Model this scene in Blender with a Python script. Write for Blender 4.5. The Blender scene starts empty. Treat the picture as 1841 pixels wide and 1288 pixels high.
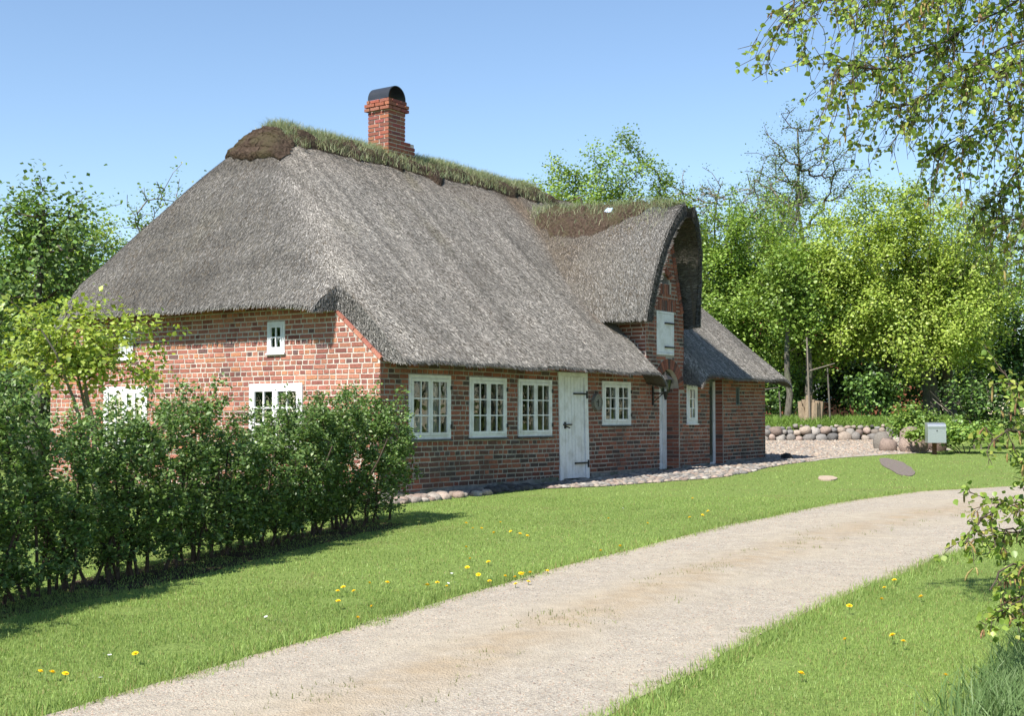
import bpy, math, random
import numpy as np
from mathutils import Vector, noise as mnoise

R = math.radians
rng = np.random.default_rng(7)
random.seed(7)
sc = bpy.context.scene
col = sc.collection

# ------------------------------------------------------------------ camera
cam_d = bpy.data.cameras.new('camera')
cam = bpy.data.objects.new('camera', cam_d)
col.objects.link(cam)
EYE = np.array([0.0, 0.0, 1.21])
cam.location = EYE
cam.rotation_euler = (R(90 + 2.529), 0, 0)
cam_d.sensor_width = 36
cam_d.lens = 45.83
cam_d.clip_end = 3000
sc.camera = cam

# house frame: corner C, local x along the front wall, local y along the gable
YAW = R(54.27)
CORNER = np.array([-1.836, 18.124, 0.0])
FU = np.array([math.cos(YAW), math.sin(YAW), 0])
FV = np.array([-math.sin(YAW), math.cos(YAW), 0])

# ------------------------------------------------------------------ sky and sun
SUN_EL = R(51)
SUN_A = R(2.5)                                   # light runs along the front wall, a little away from it
dh = FU * math.cos(SUN_A) - FV * math.sin(SUN_A)
sun_dir = Vector((dh[0] * math.cos(SUN_EL), dh[1] * math.cos(SUN_EL), -math.sin(SUN_EL)))
w = bpy.data.worlds.new('World'); sc.world = w
w.use_nodes = True
nt = w.node_tree; nt.nodes.clear()
wo = nt.nodes.new('ShaderNodeOutputWorld'); bg = nt.nodes.new('ShaderNodeBackground')
sky = nt.nodes.new('ShaderNodeTexSky'); sky.sky_type = 'NISHITA'; sky.sun_disc = False
sky.sun_elevation = SUN_EL
sky.sun_rotation = math.atan2(-dh[0], -dh[1])
sky.air_density = 1.0; sky.dust_density = 0.0; sky.ozone_density = 2.6
bg.inputs['Strength'].default_value = 0.098
nt.links.new(sky.outputs[0], bg.inputs[0]); nt.links.new(bg.outputs[0], wo.inputs[0])
sun_d = bpy.data.lights.new('sun', 'SUN'); sun_d.energy = 4.8; sun_d.angle = R(0.53); sun_d.color = (1.0, 0.95, 0.87)
sun = bpy.data.objects.new('sun', sun_d); col.objects.link(sun)
sun.rotation_euler = sun_dir.to_track_quat('-Z', 'Y').to_euler()
sun.location = (-20, -10, 30)
vs = sc.view_settings
vs.view_transform = 'Standard'; vs.look = 'None'; vs.gamma = 1.0; vs.use_curve_mapping = False
vs.exposure = 0.95
sc.cycles.use_denoising = True
sc.cycles.max_bounces = 7; sc.cycles.transparent_max_bounces = 10

# ------------------------------------------------------------------ materials
def new_mat(name):
    m = bpy.data.materials.new(name); m.use_nodes = True
    t = m.node_tree; t.nodes.clear()
    return m, t, t.nodes.new('ShaderNodeOutputMaterial')

def N(t, kind, **kw):
    n = t.nodes.new(kind)
    for k, v in kw.items():
        if k in n.inputs.keys(): n.inputs[k].default_value = v
        else: setattr(n, k, v)
    return n

def ramp(t, fac, stops):
    r = t.nodes.new('ShaderNodeValToRGB')
    el = r.color_ramp.elements
    while len(el) < len(stops): el.new(0.5)
    for e, (p, c) in zip(el, stops):
        e.position = p; e.color = (*c, 1)
    t.links.new(fac, r.inputs[0])
    return r.outputs[0]

def mixc(t, fac, a, b, mode='MIX'):
    m = t.nodes.new('ShaderNodeMix'); m.data_type = 'RGBA'; m.blend_type = mode
    for sock, v in ((m.inputs[0], fac), (m.inputs[6], a), (m.inputs[7], b)):
        if hasattr(v, 'links'): t.links.new(v, sock)
        elif isinstance(v, (int, float)): sock.default_value = v
        else: sock.default_value = (*v, 1)
    return m.outputs[2]

def bsdf(t, out, colour, rough=0.8, metal=0.0, spec=0.3, height=None, bump=0.3, dist=0.01):
    b = N(t, 'ShaderNodeBsdfPrincipled', Roughness=rough, Metallic=metal)
    b.inputs['Specular IOR Level'].default_value = spec
    if hasattr(colour, 'links'): t.links.new(colour, b.inputs['Base Color'])
    else: b.inputs['Base Color'].default_value = (*colour, 1)
    if height is not None:
        bp = N(t, 'ShaderNodeBump', Strength=bump, Distance=dist)
        t.links.new(height, bp.inputs['Height']); t.links.new(bp.outputs[0], b.inputs['Normal'])
    t.links.new(b.outputs[0], out.inputs[0])
    return b

def pos(t, scale=(1, 1, 1)):
    g = t.nodes.new('ShaderNodeTexCoord'); m = t.nodes.new('ShaderNodeMapping')
    m.inputs['Scale'].default_value = scale
    t.links.new(g.outputs['Object'], m.inputs['Vector'])
    return m.outputs[0]

def noise_tex(t, vec, scale, detail=5, rough=0.6):
    n = N(t, 'ShaderNodeTexNoise', Scale=scale, Detail=detail, Roughness=rough)
    t.links.new(vec, n.inputs['Vector'])
    return n.outputs[0]

def mat_noise(name, c1, c2, scale=8, rough=0.8, spec=0.3, bump=0.3, dist=0.01, c3=None, scale2=None, metal=0.0, detail=6, vec_scale=(1, 1, 1)):
    m, t, o = new_mat(name)
    p = pos(t, vec_scale)
    n = noise_tex(t, p, scale, detail)
    c = ramp(t, n, [(0.3, c1), (0.7, c2)])
    if c3 is not None:
        n2 = noise_tex(t, p, scale2 or scale * 0.2, 4)
        f = ramp(t, n2, [(0.48, (0, 0, 0)), (0.66, (1, 1, 1))])
        c = mixc(t, f, c, c3)
    bsdf(t, o, c, rough, metal, spec, n, bump, dist)
    return m

def mat_attr(name, rough=0.85, spec=0.25, nscale=60, namt=0.35, bump=0.4, dist=0.004):
    """colour from the 'col' attribute, broken up by fine grain"""
    m, t, o = new_mat(name)
    a = N(t, 'ShaderNodeAttribute', attribute_name='col')
    n = noise_tex(t, pos(t), nscale, 4, 0.65)
    g = ramp(t, n, [(0.25, (1 - namt,) * 3), (0.75, (1 + namt * 0.6,) * 3)])
    c = mixc(t, 1.0, a.outputs['Color'], g, 'MULTIPLY')
    bsdf(t, o, c, rough, 0, spec, n, bump, dist)
    return m

def mat_leaf(name, trans=0.35, rough=0.45, spec=0.35):
    m, t, o = new_mat(name)
    a = N(t, 'ShaderNodeAttribute', attribute_name='col')
    b = N(t, 'ShaderNodeBsdfPrincipled', Roughness=rough)
    b.inputs['Specular IOR Level'].default_value = spec
    t.links.new(a.outputs['Color'], b.inputs['Base Color'])
    tr = N(t, 'ShaderNodeBsdfTranslucent')
    tc = mixc(t, 1.0, a.outputs['Color'], (1.15, 1.15, 0.65), 'MULTIPLY')
    t.links.new(tc, tr.inputs['Color'])
    mx = N(t, 'ShaderNodeMixShader'); mx.inputs[0].default_value = trans
    t.links.new(b.outputs[0], mx.inputs[1]); t.links.new(tr.outputs[0], mx.inputs[2])
    t.links.new(mx.outputs[0], o.inputs[0])
    return m

M = {}
M['brick'] = mat_attr('brick', 0.9, 0.2, 45, 0.45, 0.6, 0.006)
M['mortar'] = mat_noise('lime_mortar', (0.42, 0.375, 0.33), (0.64, 0.575, 0.51), 30, 0.95, 0.1, 0.5, 0.006, (0.34, 0.30, 0.265), 1.5)
M['mortar_front'] = mat_noise('grey_lime_mortar', (0.27, 0.25, 0.225), (0.47, 0.43, 0.385), 24, 0.95, 0.1, 0.5, 0.006, (0.21, 0.195, 0.175), 1.3)  # greyer, darker mortar used on the front wall only
M['plinth'] = mat_noise('plinth_plaster', (0.13, 0.125, 0.11), (0.26, 0.24, 0.21), 14, 0.95, 0.1, 0.6, 0.02, (0.09, 0.10, 0.06), 3)
M['white'] = mat_noise('white_paint', (0.70, 0.695, 0.725), (0.82, 0.81, 0.835), 14, 0.5, 0.35, 0.2, 0.003, (0.60, 0.585, 0.58), 4)
M['greydoor'] = mat_noise('grey_green_paint', (0.10, 0.125, 0.12), (0.14, 0.16, 0.155), 12, 0.5, 0.4, 0.1, 0.003)
M['iron'] = mat_noise('black_iron', (0.012, 0.012, 0.013), (0.035, 0.033, 0.03), 30, 0.55, 0.4, 0.3, 0.003)
M['cap'] = mat_noise('chimney_cap_metal', (0.02, 0.022, 0.026), (0.035, 0.037, 0.042), 6, 0.32, 0.5, 0.05, 0.003)
M['thatch'] = mat_noise('thatch_base', (0.075, 0.068, 0.057), (0.18, 0.163, 0.138), 40, 1.0, 0.05, 0.9, 0.03, (0.10, 0.082, 0.062), 1.2)
M['reed'] = mat_attr('reed', 0.85, 0.15, 25, 0.3, 0.0)
M['turf'] = mat_noise('turf_peat', (0.028, 0.019, 0.014), (0.105, 0.076, 0.057), 20, 1.0, 0.05, 1.0, 0.06, (0.075, 0.062, 0.038), 3)
M['grass'] = mat_leaf('grass_blade', 0.3, 0.5, 0.3)
M['leaf'] = mat_leaf('leaf', 0.32, 0.42, 0.4)
M['bark'] = mat_noise('grey_bark', (0.05, 0.043, 0.035), (0.17, 0.155, 0.13), 22, 0.95, 0.15, 0.9, 0.02, (0.10, 0.115, 0.07), 4, vec_scale=(1, 1, 0.3))
M['twig'] = mat_noise('dark_twig', (0.045, 0.032, 0.024), (0.11, 0.085, 0.065), 30, 0.9, 0.15, 0.4, 0.005)
M['paletwig'] = mat_noise('pale_twig', (0.13, 0.11, 0.09), (0.24, 0.21, 0.17), 30, 0.9, 0.15, 0.4, 0.005)
M['stone'] = mat_attr('field_stone', 0.85, 0.25, 22, 0.35, 0.7, 0.02)
M['slate'] = mat_noise('slate_step', (0.05, 0.055, 0.06), (0.11, 0.115, 0.12), 10, 0.7, 0.3, 0.4, 0.01)
M['curtain'] = mat_noise('white_curtain', (0.62, 0.60, 0.58), (0.78, 0.76, 0.74), 30, 0.9, 0.1, 0.2, 0.004)
M['catkin'] = mat_attr('catkin', 0.9, 0.1, 80, 0.3, 0.5, 0.003)
M['dandelion'] = mat_noise('dandelion_yellow', (0.80, 0.52, 0.01), (0.90, 0.66, 0.03), 120, 0.8, 0.1, 0.5, 0.003)
M['petal'] = mat_noise('daisy_white', (0.75, 0.75, 0.74), (0.85, 0.85, 0.84), 60, 0.8, 0.1, 0.2, 0.002)
M['stemgreen'] = mat_noise('flower_stem', (0.08, 0.15, 0.03), (0.12, 0.2, 0.05), 40, 0.8)
M['steel'] = mat_noise('brushed_steel', (0.42, 0.45, 0.47), (0.52, 0.55, 0.57), 40, 0.38, 0.5, 0.05, 0.002, metal=0.75)
M['rust'] = mat_noise('rusty_post', (0.09, 0.04, 0.025), (0.16, 0.08, 0.05), 20, 0.9)
M['plastic'] = mat_noise('blue_sheet', (0.30, 0.45, 0.72), (0.62, 0.72, 0.86), 25, 0.4, 0.4, 0.3, 0.01)
M['blacksheet'] = mat_noise('black_roofing_felt', (0.025, 0.026, 0.03), (0.055, 0.055, 0.06), 15, 0.6, 0.3, 0.4, 0.01)
M['wood'] = mat_noise('weathered_wood', (0.16, 0.12, 0.08), (0.36, 0.28, 0.19), 12, 0.9, 0.2, 0.7, 0.01, vec_scale=(6, 6, 1))
M['dial'] = mat_noise('lichened_stone_dial', (0.15, 0.145, 0.13), (0.27, 0.26, 0.235), 30, 0.9, 0.2, 0.6, 0.006)
M['redtile'] = mat_noise('red_roof_tile', (0.30, 0.09, 0.05), (0.42, 0.15, 0.09), 5, 0.9)

M['room'] = mat_noise('dark_interior', (0.035, 0.028, 0.022), (0.06, 0.05, 0.042), 6, 0.9, 0.1, 0.1)

def glass_mat():
    m, t, o = new_mat('window_glass')
    fr = N(t, 'ShaderNodeFresnel', IOR=1.5)
    mp = N(t, 'ShaderNodeMath', operation='MULTIPLY_ADD'); mp.inputs[1].default_value = 1.0; mp.inputs[2].default_value = 0.05
    t.links.new(fr.outputs[0], mp.inputs[0])
    g = N(t, 'ShaderNodeBsdfGlossy', Roughness=0.02)
    nz = noise_tex(t, pos(t), 2.5, 2)
    bp = N(t, 'ShaderNodeBump', Strength=0.15, Distance=0.05)
    t.links.new(nz, bp.inputs['Height']); t.links.new(bp.outputs[0], g.inputs['Normal'])
    tr = N(t, 'ShaderNodeBsdfTransparent'); tr.inputs[0].default_value = (0.82, 0.87, 0.86, 1)
    mx = N(t, 'ShaderNodeMixShader')
    t.links.new(mp.outputs[0], mx.inputs[0]); t.links.new(tr.outputs[0], mx.inputs[1]); t.links.new(g.outputs[0], mx.inputs[2])
    t.links.new(mx.outputs[0], o.inputs[0])
    return m
M['glass'] = glass_mat()

def lawn_mat():
    m, t, o = new_mat('lawn_soil')
    p = pos(t)
    n = noise_tex(t, p, 0.9, 6); n2 = noise_tex(t, p, 30, 5); n3 = noise_tex(t, p, 0.35, 3)
    c = ramp(t, n2, [(0.3, (0.10, 0.145, 0.036)), (0.7, (0.19, 0.255, 0.068))])
    f = ramp(t, n, [(0.56, (0, 0, 0)), (0.72, (1, 1, 1))])
    c = mixc(t, f, c, (0.15, 0.165, 0.055))
    bsdf(t, o, c, 0.95, 0, 0.1, n2, 0.8, 0.03)
    return m
M['lawn'] = lawn_mat()

def gravel_mat(name, sand, chip1, chip2, vscale, worn=None):
    m, t, o = new_mat(name)
    p = pos(t)
    v = N(t, 'ShaderNodeTexVoronoi', Scale=vscale); t.links.new(p, v.inputs['Vector'])
    v2 = N(t, 'ShaderNodeTexVoronoi', Scale=vscale * 0.45); t.links.new(p, v2.inputs['Vector'])
    sepc = N(t, 'ShaderNodeSeparateColor'); t.links.new(v.outputs['Color'], sepc.inputs[0])
    chips = ramp(t, sepc.outputs[0], [(0.0, chip1), (0.45, chip2), (0.8, sand), (1.0, (0.42, 0.40, 0.36))])
    n = noise_tex(t, p, 0.8, 6); n2 = noise_tex(t, p, 7, 5)
    f = ramp(t, n, [(0.42, (0.15, 0.15, 0.15)), (0.64, (0.85, 0.85, 0.85))])
    c = mixc(t, f, chips, sand)
    if worn is not None:
        at_ = N(t, 'ShaderNodeAttribute', attribute_name='col'); sp = N(t, 'ShaderNodeSeparateColor'); t.links.new(at_.outputs['Color'], sp.inputs[0])
        ml = N(t, 'ShaderNodeMath', operation='MULTIPLY'); t.links.new(sp.outputs[0], ml.inputs[0])
        nr_ = ramp(t, noise_tex(t, p, 2.2, 6, 0.7), [(0.33, (0.1, 0.1, 0.1)), (0.62, (1, 1, 1))]); t.links.new(nr_, ml.inputs[1])
        c = mixc(t, ml.outputs[0], c, worn)
    g = ramp(t, n2, [(0.3, (0.86, 0.85, 0.84)), (0.7, (1.1, 1.09, 1.07))])
    c = mixc(t, 1.0, c, g, 'MULTIPLY')
    hh = N(t, 'ShaderNodeMath', operation='ADD'); t.links.new(v.outputs['Distance'], hh.inputs[0]); t.links.new(v2.outputs['Distance'], hh.inputs[1])
    bsdf(t, o, c, 0.95, 0, 0.15, hh.outputs[0], 0.55, 0.012)
    return m
M['road'] = gravel_mat('road_gravel', (0.37, 0.328, 0.262), (0.225, 0.20, 0.17), (0.34, 0.303, 0.258), 95, (0.325, 0.262, 0.185))
M['yard'] = gravel_mat('yard_gravel', (0.33, 0.295, 0.25), (0.18, 0.155, 0.135), (0.34, 0.30, 0.26), 26)

# ------------------------------------------------------------------ object helpers
def obj(name, verts, faces, mat, parent=None, cols=None, smooth=False):
    me = bpy.data.meshes.new(name)
    verts = np.asarray(verts, dtype=np.float32).reshape(-1, 3)
    if isinstance(faces, np.ndarray):
        k = faces.shape[1]; nf = len(faces)
        me.vertices.add(len(verts)); me.vertices.foreach_set('co', verts.ravel())
        me.loops.add(nf * k); me.loops.foreach_set('vertex_index', faces.astype(np.int32).ravel())
        me.polygons.add(nf)
        me.polygons.foreach_set('loop_start', np.arange(0, nf * k, k, dtype=np.int32))
        me.polygons.foreach_set('loop_total', np.full(nf, k, dtype=np.int32))
        me.update(calc_edges=True)
    else:
        me.from_pydata(verts.tolist(), [], faces); me.update()
    if smooth: me.polygons.foreach_set('use_smooth', np.ones(len(me.polygons), dtype=bool))
    if cols is not None:
        a = me.color_attributes.new('col', 'FLOAT_COLOR', 'POINT')
        c = np.ones((len(verts), 4), dtype=np.float32); c[:, :3] = cols
        a.data.foreach_set('color', c.ravel())
    if mat is not None: me.materials.append(M[mat] if isinstance(mat, str) else mat)
    o = bpy.data.objects.new(name, me); col.objects.link(o)
    if parent is not None: o.parent = parent
    return o

def tag(o, label=None, cat=None, group=None, kind=None):
    if label: o['label'] = label
    if cat: o['category'] = cat
    if group: o['group'] = group
    if kind: o['kind'] = kind
    return o

def empty(name, loc=(0, 0, 0), rz=0.0):
    o = bpy.data.objects.new(name, None); col.objects.link(o)
    o.location = loc; o.rotation_euler = (0, 0, rz); o.empty_display_size = 0.3
    return o

BOXF = [(0, 1, 2, 3), (7, 6, 5, 4), (0, 4, 5, 1), (1, 5, 6, 2), (2, 6, 7, 3), (3, 7, 4, 0)]
class MB:
    def __init__(s): s.v = []; s.f = []; s.c = []
    def add(s, vs, fs, c=None):
        o = len(s.v); s.v.extend([tuple(map(float, q)) for q in vs]); s.f.extend([tuple(i + o for i in f) for f in fs])
        s.c.extend([c or (0.5, 0.5, 0.5)] * len(vs))
    def box(s, T, s0, s1, z0, z1, d0, d1, c=None, jit=0.0):
        j = lambda: random.uniform(-jit, jit)
        p = [(s0, z0), (s1, z0), (s1, z1), (s0, z1)]
        q = [(a + j(), b + j()) for a, b in p] if jit else p
        s.add([T(a, b, d1) for a, b in q] + [T(a, b, d0) for a, b in q], BOXF, c)
    def cyl(s, p0, p1, r0, r1, n=8, c=None, caps=True):
        p0 = Vector(p0); p1 = Vector(p1); d = (p1 - p0).normalized()
        a = d.orthogonal().normalized(); b = d.cross(a)
        vs = [p + (a * math.cos(k * 2 * math.pi / n) + b * math.sin(k * 2 * math.pi / n)) * r for p, r in ((p0, r0), (p1, r1)) for k in range(n)]
        fs = [(k, (k + 1) % n, n + (k + 1) % n, n + k) for k in range(n)]
        if caps: fs += [tuple(range(n - 1, -1, -1)), tuple(range(n, 2 * n))]
        s.add(vs, fs, c)
    def build(s, name, mat, parent=None, attr=False, smooth=False):
        return obj(name, s.v, s.f, mat, parent, np.array(s.c) if attr else None, smooth)

def fbm(p, sc_=1.0, o=3):
    return mnoise.fractal(Vector(p) * sc_, 1.0, 2.0, o)

GS = 0.02456
def gz(Y):                                       # the ground climbs gently away from the camera, then levels out
    Y = np.asarray(Y, dtype=float)
    z = GS * (Y - 18.124)
    top = GS * (40 - 18.124)
    return np.where(Y < 40, z, top + 0.4 * (1 - np.exp(-(np.maximum(Y, 40) - 40) * GS / 0.4)))
def H2W(u, v, z=0.0):                            # house metres to world metres
    u = np.asarray(u, float); v = np.asarray(v, float); z = np.asarray(z, float)
    return np.stack(np.broadcast_arrays(CORNER[0] + FU[0] * u + FV[0] * v, CORNER[1] + FU[1] * u + FV[1] * v, z), -1)
def W2H(x, y):
    dx = np.asarray(x) - CORNER[0]; dy = np.asarray(y) - CORNER[1]
    return dx * FU[0] + dy * FU[1], dx * FV[0] + dy * FV[1]
def hgz(u, v): return float(gz(H2W(u, v)[1]))

# ================================================================== GROUND
def grid_sheet(name, xs, ys, zf, mat):
    X, Y = np.meshgrid(xs, ys); Z = zf(X, Y)
    V = np.stack([X, Y, Z], -1).reshape(-1, 3); nx = len(xs); ny = len(ys)
    i = np.arange((ny - 1) * nx).reshape(ny - 1, nx)[:, :-1].ravel()
    F = np.stack([i, i + 1, i + nx + 1, i + nx], -1)
    return tag(obj(name, V, F, mat, smooth=True), kind='structure')
xs = np.concatenate([np.linspace(-1500, -60, 12), np.linspace(-50, 50, 81), np.linspace(60, 1500, 12)])
ys = np.concatenate([np.linspace(-200, -10, 6), np.linspace(-8, 60, 110), np.linspace(65, 2500, 20)])
grid_sheet('ground', xs, ys, lambda X, Y: gz(Y), 'lawn')

def strip_sheet(name, left, right, mat, dz, sub=10, ragged=0.0, seed=1, across=6):
    """a ground sheet between two polylines given in house metres"""
    L = np.array(left, float); Rr = np.array(right, float)
    def dens(P):
        out = []
        for a, b in zip(P[:-1], P[1:]):
            for k in range(sub): out.append(a + (b - a) * k / sub)
        out.append(P[-1]); return np.array(out)
    L = dens(L); Rr = dens(Rr)
    def jag(P, s):
        return np.array([p + np.array([0, ragged * mnoise.noise(Vector((p[0] * 1.7, p[1] * 0.3, s))) + ragged * 0.6 * mnoise.noise(Vector((p[0] * 6.3, p[1], s + 5)))]) for p in P])
    if ragged: L = jag(L, seed); Rr = jag(Rr, seed + 9)
    n = len(L); V = []
    for k in range(across + 1):
        P = L + (Rr - L) * k / across
        Wd = H2W(P[:, 0], P[:, 1]); Wd[:, 2] = gz(Wd[:, 1]) + dz + (0.018 * math.exp(-((k / across - .47) / .12) ** 2) if name == 'gravel_road' else 0)
        V.append(Wd)
    V = np.concatenate(V)
    F = np.array([(k * n + i, (k + 1) * n + i, (k + 1) * n + i + 1, k * n + i + 1) for k in range(across) for i in range(n - 1)])
    tcol = np.repeat(np.exp(-((np.arange(across + 1) / across - 0.47) / 0.13) ** 2) + 0.8 * np.exp(-((np.arange(across + 1) / across) / 0.03) ** 2) + 0.8 * np.exp(-((1 - np.arange(across + 1) / across) / 0.03) ** 2), n)
    return tag(obj(name, V, F, mat, None, np.repeat(tcol[:, None], 3, 1), smooth=True), kind='structure')

ROAD_L = [(-30, -8.0), (-16, -7.0), (-9.5, -6.34), (-7.28, -6.04), (-3.87, -5.54), (0.04, -5.23), (3.66, -5.15), (6.2, -5.45), (8.6, -6.6), (11, -8.6), (15, -13), (24, -24)]
ROAD_R = [(-31, -10.4), (-16, -9.4), (-8.0, -8.65), (-5.62, -8.36), (-4.2, -8.25), (-1.2, -8.14), (0.8, -8.2), (2.6, -8.6), (4.6, -9.8), (7.2, -11.6), (11.5, -15.6), (20.5, -26)]
strip_sheet('gravel_road', ROAD_L, ROAD_R, 'road', 0.006, 12, 0.05, 3, 40)
YARD_A = [(9.8, -1.15), (11.2, -1.05), (13.87, -1.05), (15.8, -1.4), (17.2, -1.9), (19, -2.0), (21, -1.2), (23.6, 0.4)]
YARD_B = [(9.8, 0.3), (12.7, 1.0), (13.2, 7), (15.6, 8), (18.0, 7.6), (20.0, 6.2), (22.4, 4.0), (25.0, 1.6)]
strip_sheet('gravel_yard', YARD_A, YARD_B, 'yard', 0.008, 10, 0.08, 11, 8)
COB_A = [(3.3, -0.52), (4.2, -1.05), (5.6, -1.35), (7.1, -1.62), (8.6, -1.5), (10.0, -1.2), (11.2, -1.08), (12.9, -0.95)]
COB_B = [(3.3, -0.02), (4.2, 0.0), (5.6, 0.0), (7.1, 0.0), (8.6, 0.0), (10, 0.0), (11.2, 0.0), (12.9, 0.0)]
strip_sheet('cobbled_path', COB_A, COB_B, 'yard', 0.012, 8, 0.05, 21, 4)
strip_sheet('bare_soil_bed', [(-9.2, -4.05), (-5.6, -3.15), (-1.9, -2.05)], [(-9.2, -3.3), (-5.6, -2.4), (-1.9, -1.35)], 'turf', 0.004, 16, 0.12, 31, 3)

# ================================================================== HOUSE
HW = 7.56; HL = 12.55
house = tag(empty('thatched_farmhouse', CORNER, YAW), 'long red brick farmhouse with grey thatched roof and white windows', 'house')
TF = lambda s, z, d: (s, -d, z)                 # front wall
TG = lambda s, z, d: (-d, s, z)                 # gable wall
TR_ = lambda s, z, d: (HL + d, s, z)            # far end wall
TB = lambda s, z, d: (s, HW + d, z)             # back wall

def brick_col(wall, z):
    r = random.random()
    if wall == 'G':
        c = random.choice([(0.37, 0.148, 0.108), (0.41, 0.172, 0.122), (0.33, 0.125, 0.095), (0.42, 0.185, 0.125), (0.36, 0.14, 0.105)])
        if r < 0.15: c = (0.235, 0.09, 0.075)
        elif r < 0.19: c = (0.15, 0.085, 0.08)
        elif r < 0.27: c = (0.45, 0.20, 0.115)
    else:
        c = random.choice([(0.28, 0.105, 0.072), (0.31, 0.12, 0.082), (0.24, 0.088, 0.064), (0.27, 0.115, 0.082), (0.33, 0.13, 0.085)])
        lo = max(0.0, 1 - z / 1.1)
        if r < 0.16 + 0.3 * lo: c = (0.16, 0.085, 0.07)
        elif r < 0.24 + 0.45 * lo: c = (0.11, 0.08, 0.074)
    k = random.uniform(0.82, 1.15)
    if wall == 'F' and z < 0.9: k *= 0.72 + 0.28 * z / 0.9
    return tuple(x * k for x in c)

COURSE = 0.075
BR = []          # (wall, T, s0, s1, z0, z1, depth, colour)
def lay(wall, T, s_lo, s_hi, zbase, topf, openings, circles=(), zmax=None):
    """courses of stretchers and headers, cut round the openings"""
    row = 0; z = zbase
    ztop = zmax
    while z < ztop:
        z0 = z + 0.0105; z1 = z + COURSE - 0.0105
        zm = (z0 + z1) / 2
        # ends of the course where the wall top cuts it
        ss = np.linspace(s_lo, s_hi, 400)
        ok = np.array([topf(x) > z1 for x in ss])
        for a, b, c0, c1 in openings:
            if c0 < zm < c1 or (c0 < z1 and c1 > z0 and min(c1, z1) - max(c0, z0) > 0.03): ok &= ~((ss > a) & (ss < b))
        for cxx, czz, rr in circles:
            if zm >= czz - 0.02: ok &= ~((ss - cxx) ** 2 + (zm - czz) ** 2 < rr * rr)
        runs = []; st = None
        for x, k in zip(ss, ok):
            if k and st is None: st = x
            if not k and st is not None: runs.append((st, x)); st = None
        if st is not None: runs.append((st, ss[-1]))
        header = row % 2 == 1
        for a, b in runs:
            a = a if a == s_lo else a + 0.006
            x = a; first = True
            while x < b - 0.03:
                Lb = (0.118 if header else 0.236) * random.uniform(0.93, 1.06)
                if random.random() < (0.06 if wall == 'G' else 0.22): Lb = 0.118 * random.uniform(0.8, 1.1) if not header else 0.236
                if first: Lb *= random.choice([0.5, 0.75, 1.0]); first = False
                e = min(x + Lb, b)
                if b - e < 0.05: e = b
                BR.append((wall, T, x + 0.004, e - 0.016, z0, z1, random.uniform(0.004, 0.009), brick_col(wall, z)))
                x = e + 0.004
        z += COURSE; row += 1

def slab(name, T, breaks, zb, topf, openings, depth=0.3, parent=house, mat='mortar'):
    """front skin of a wall with openings and their reveals"""
    m = MB()
    cuts = sorted(set([breaks[0], breaks[-1]] + list(breaks) + [x for o in openings for x in o[:2]]))
    for a, b in zip(cuts[:-1], cuts[1:]):
        mid = (a + b) / 2
        segs = sorted([(o[2], o[3]) for o in openings if o[0] < mid < o[1]])
        z0a = z0b = zb
        for c0, c1 in segs:
            if c0 > z0a: m.add([T(a, z0a, 0), T(b, z0b, 0), T(b, c0, 0), T(a, c0, 0)], [(0, 1, 2, 3)])
            z0a = z0b = c1
        ta, tb = topf(a + 1e-4), topf(b - 1e-4)
        m.add([T(a, z0a, 0), T(b, z0b, 0), T(b, tb, 0), T(a, ta, 0)], [(0, 1, 2, 3)])
    for a, b, c0, c1 in openings:
        m.add([T(a, c0, 0), T(b, c0, 0), T(b, c1, 0), T(a, c1, 0)] + [T(a, c0, -depth), T(b, c0, -depth), T(b, c1, -depth), T(a, c1, -depth)],
              [(0, 1, 5, 4), (1, 2, 6, 5), (2, 3, 7, 6), (3, 0, 4, 7)])
    return m.build(name, mat, parent)

# openings on the front (u0, u1, z0, z1)
WZ0, WZ1 = 0.865, 1.80
O_W = [(0.605, 1.566, WZ0, WZ1), (2.02, 2.98, WZ0 + .005, WZ1 - .005), (3.30, 4.255, WZ0 + .01, WZ1 - .005)]
O_SW = (5.83, 6.815, 1.04, 1.815)
O_RW = (8.95, 9.39, 1.055, 1.83)
O_DOOR = (4.47, 5.37, 0.09, 1.935)
O_PORCH = (7.87, 8.65, 0.16, 2.09)
O_D2 = (9.93, 10.52, 0.20, 1.95)
O_SLIT = (11.11, 11.29, 1.42, 1.82)
O_HATCH = (7.79, 8.455, 2.36, 3.185)
O_NICHE = (7.86, 8.28, 3.72, 3.90)
FRONT_O = O_W + [O_SW, O_RW, O_DOOR, O_PORCH, O_D2, O_SLIT, O_HATCH, O_NICHE]
DU = 8.115
def front_top(s):
    if 7.39 <= s <= 8.84:
        k = abs(s - DU)
        return 4.75 if k < 0.25 else 4.75 - (k - 0.25) / 0.475 * 1.55
    return 2.12
front_wall = slab('front_wall', TF, [0, 7.39, 7.3901, DU - .25, DU + .25, 8.8399, 8.84, HL], -0.35, front_top, FRONT_O, 0.30, mat='mortar_front')
def gable_top(s):
    k = min(s, HW - s)
    return min(2.03 + 0.82 * max(k, 0), 2.98)
G_S = [(1.857, 2.224, 2.14, 2.60), (5.342, 5.709, 2.14, 2.60)]
G_L = [(1.49, 2.60, 0.72, 1.685), (4.97, 6.08, 0.72, 1.685)]
gable_wall = slab('gable_wall', TG, [0, 1.158, HW - 1.158, HW], -0.35, gable_top, G_S + G_L, 0.28)
end_wall = slab('end_wall', TR_, [0, HW], -0.2, lambda s: 2.15, [], 0.28)
back_wall = slab('back_wall', TB, [0, HL], -0.35, lambda s: 2.12, [], 0.28)

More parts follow.
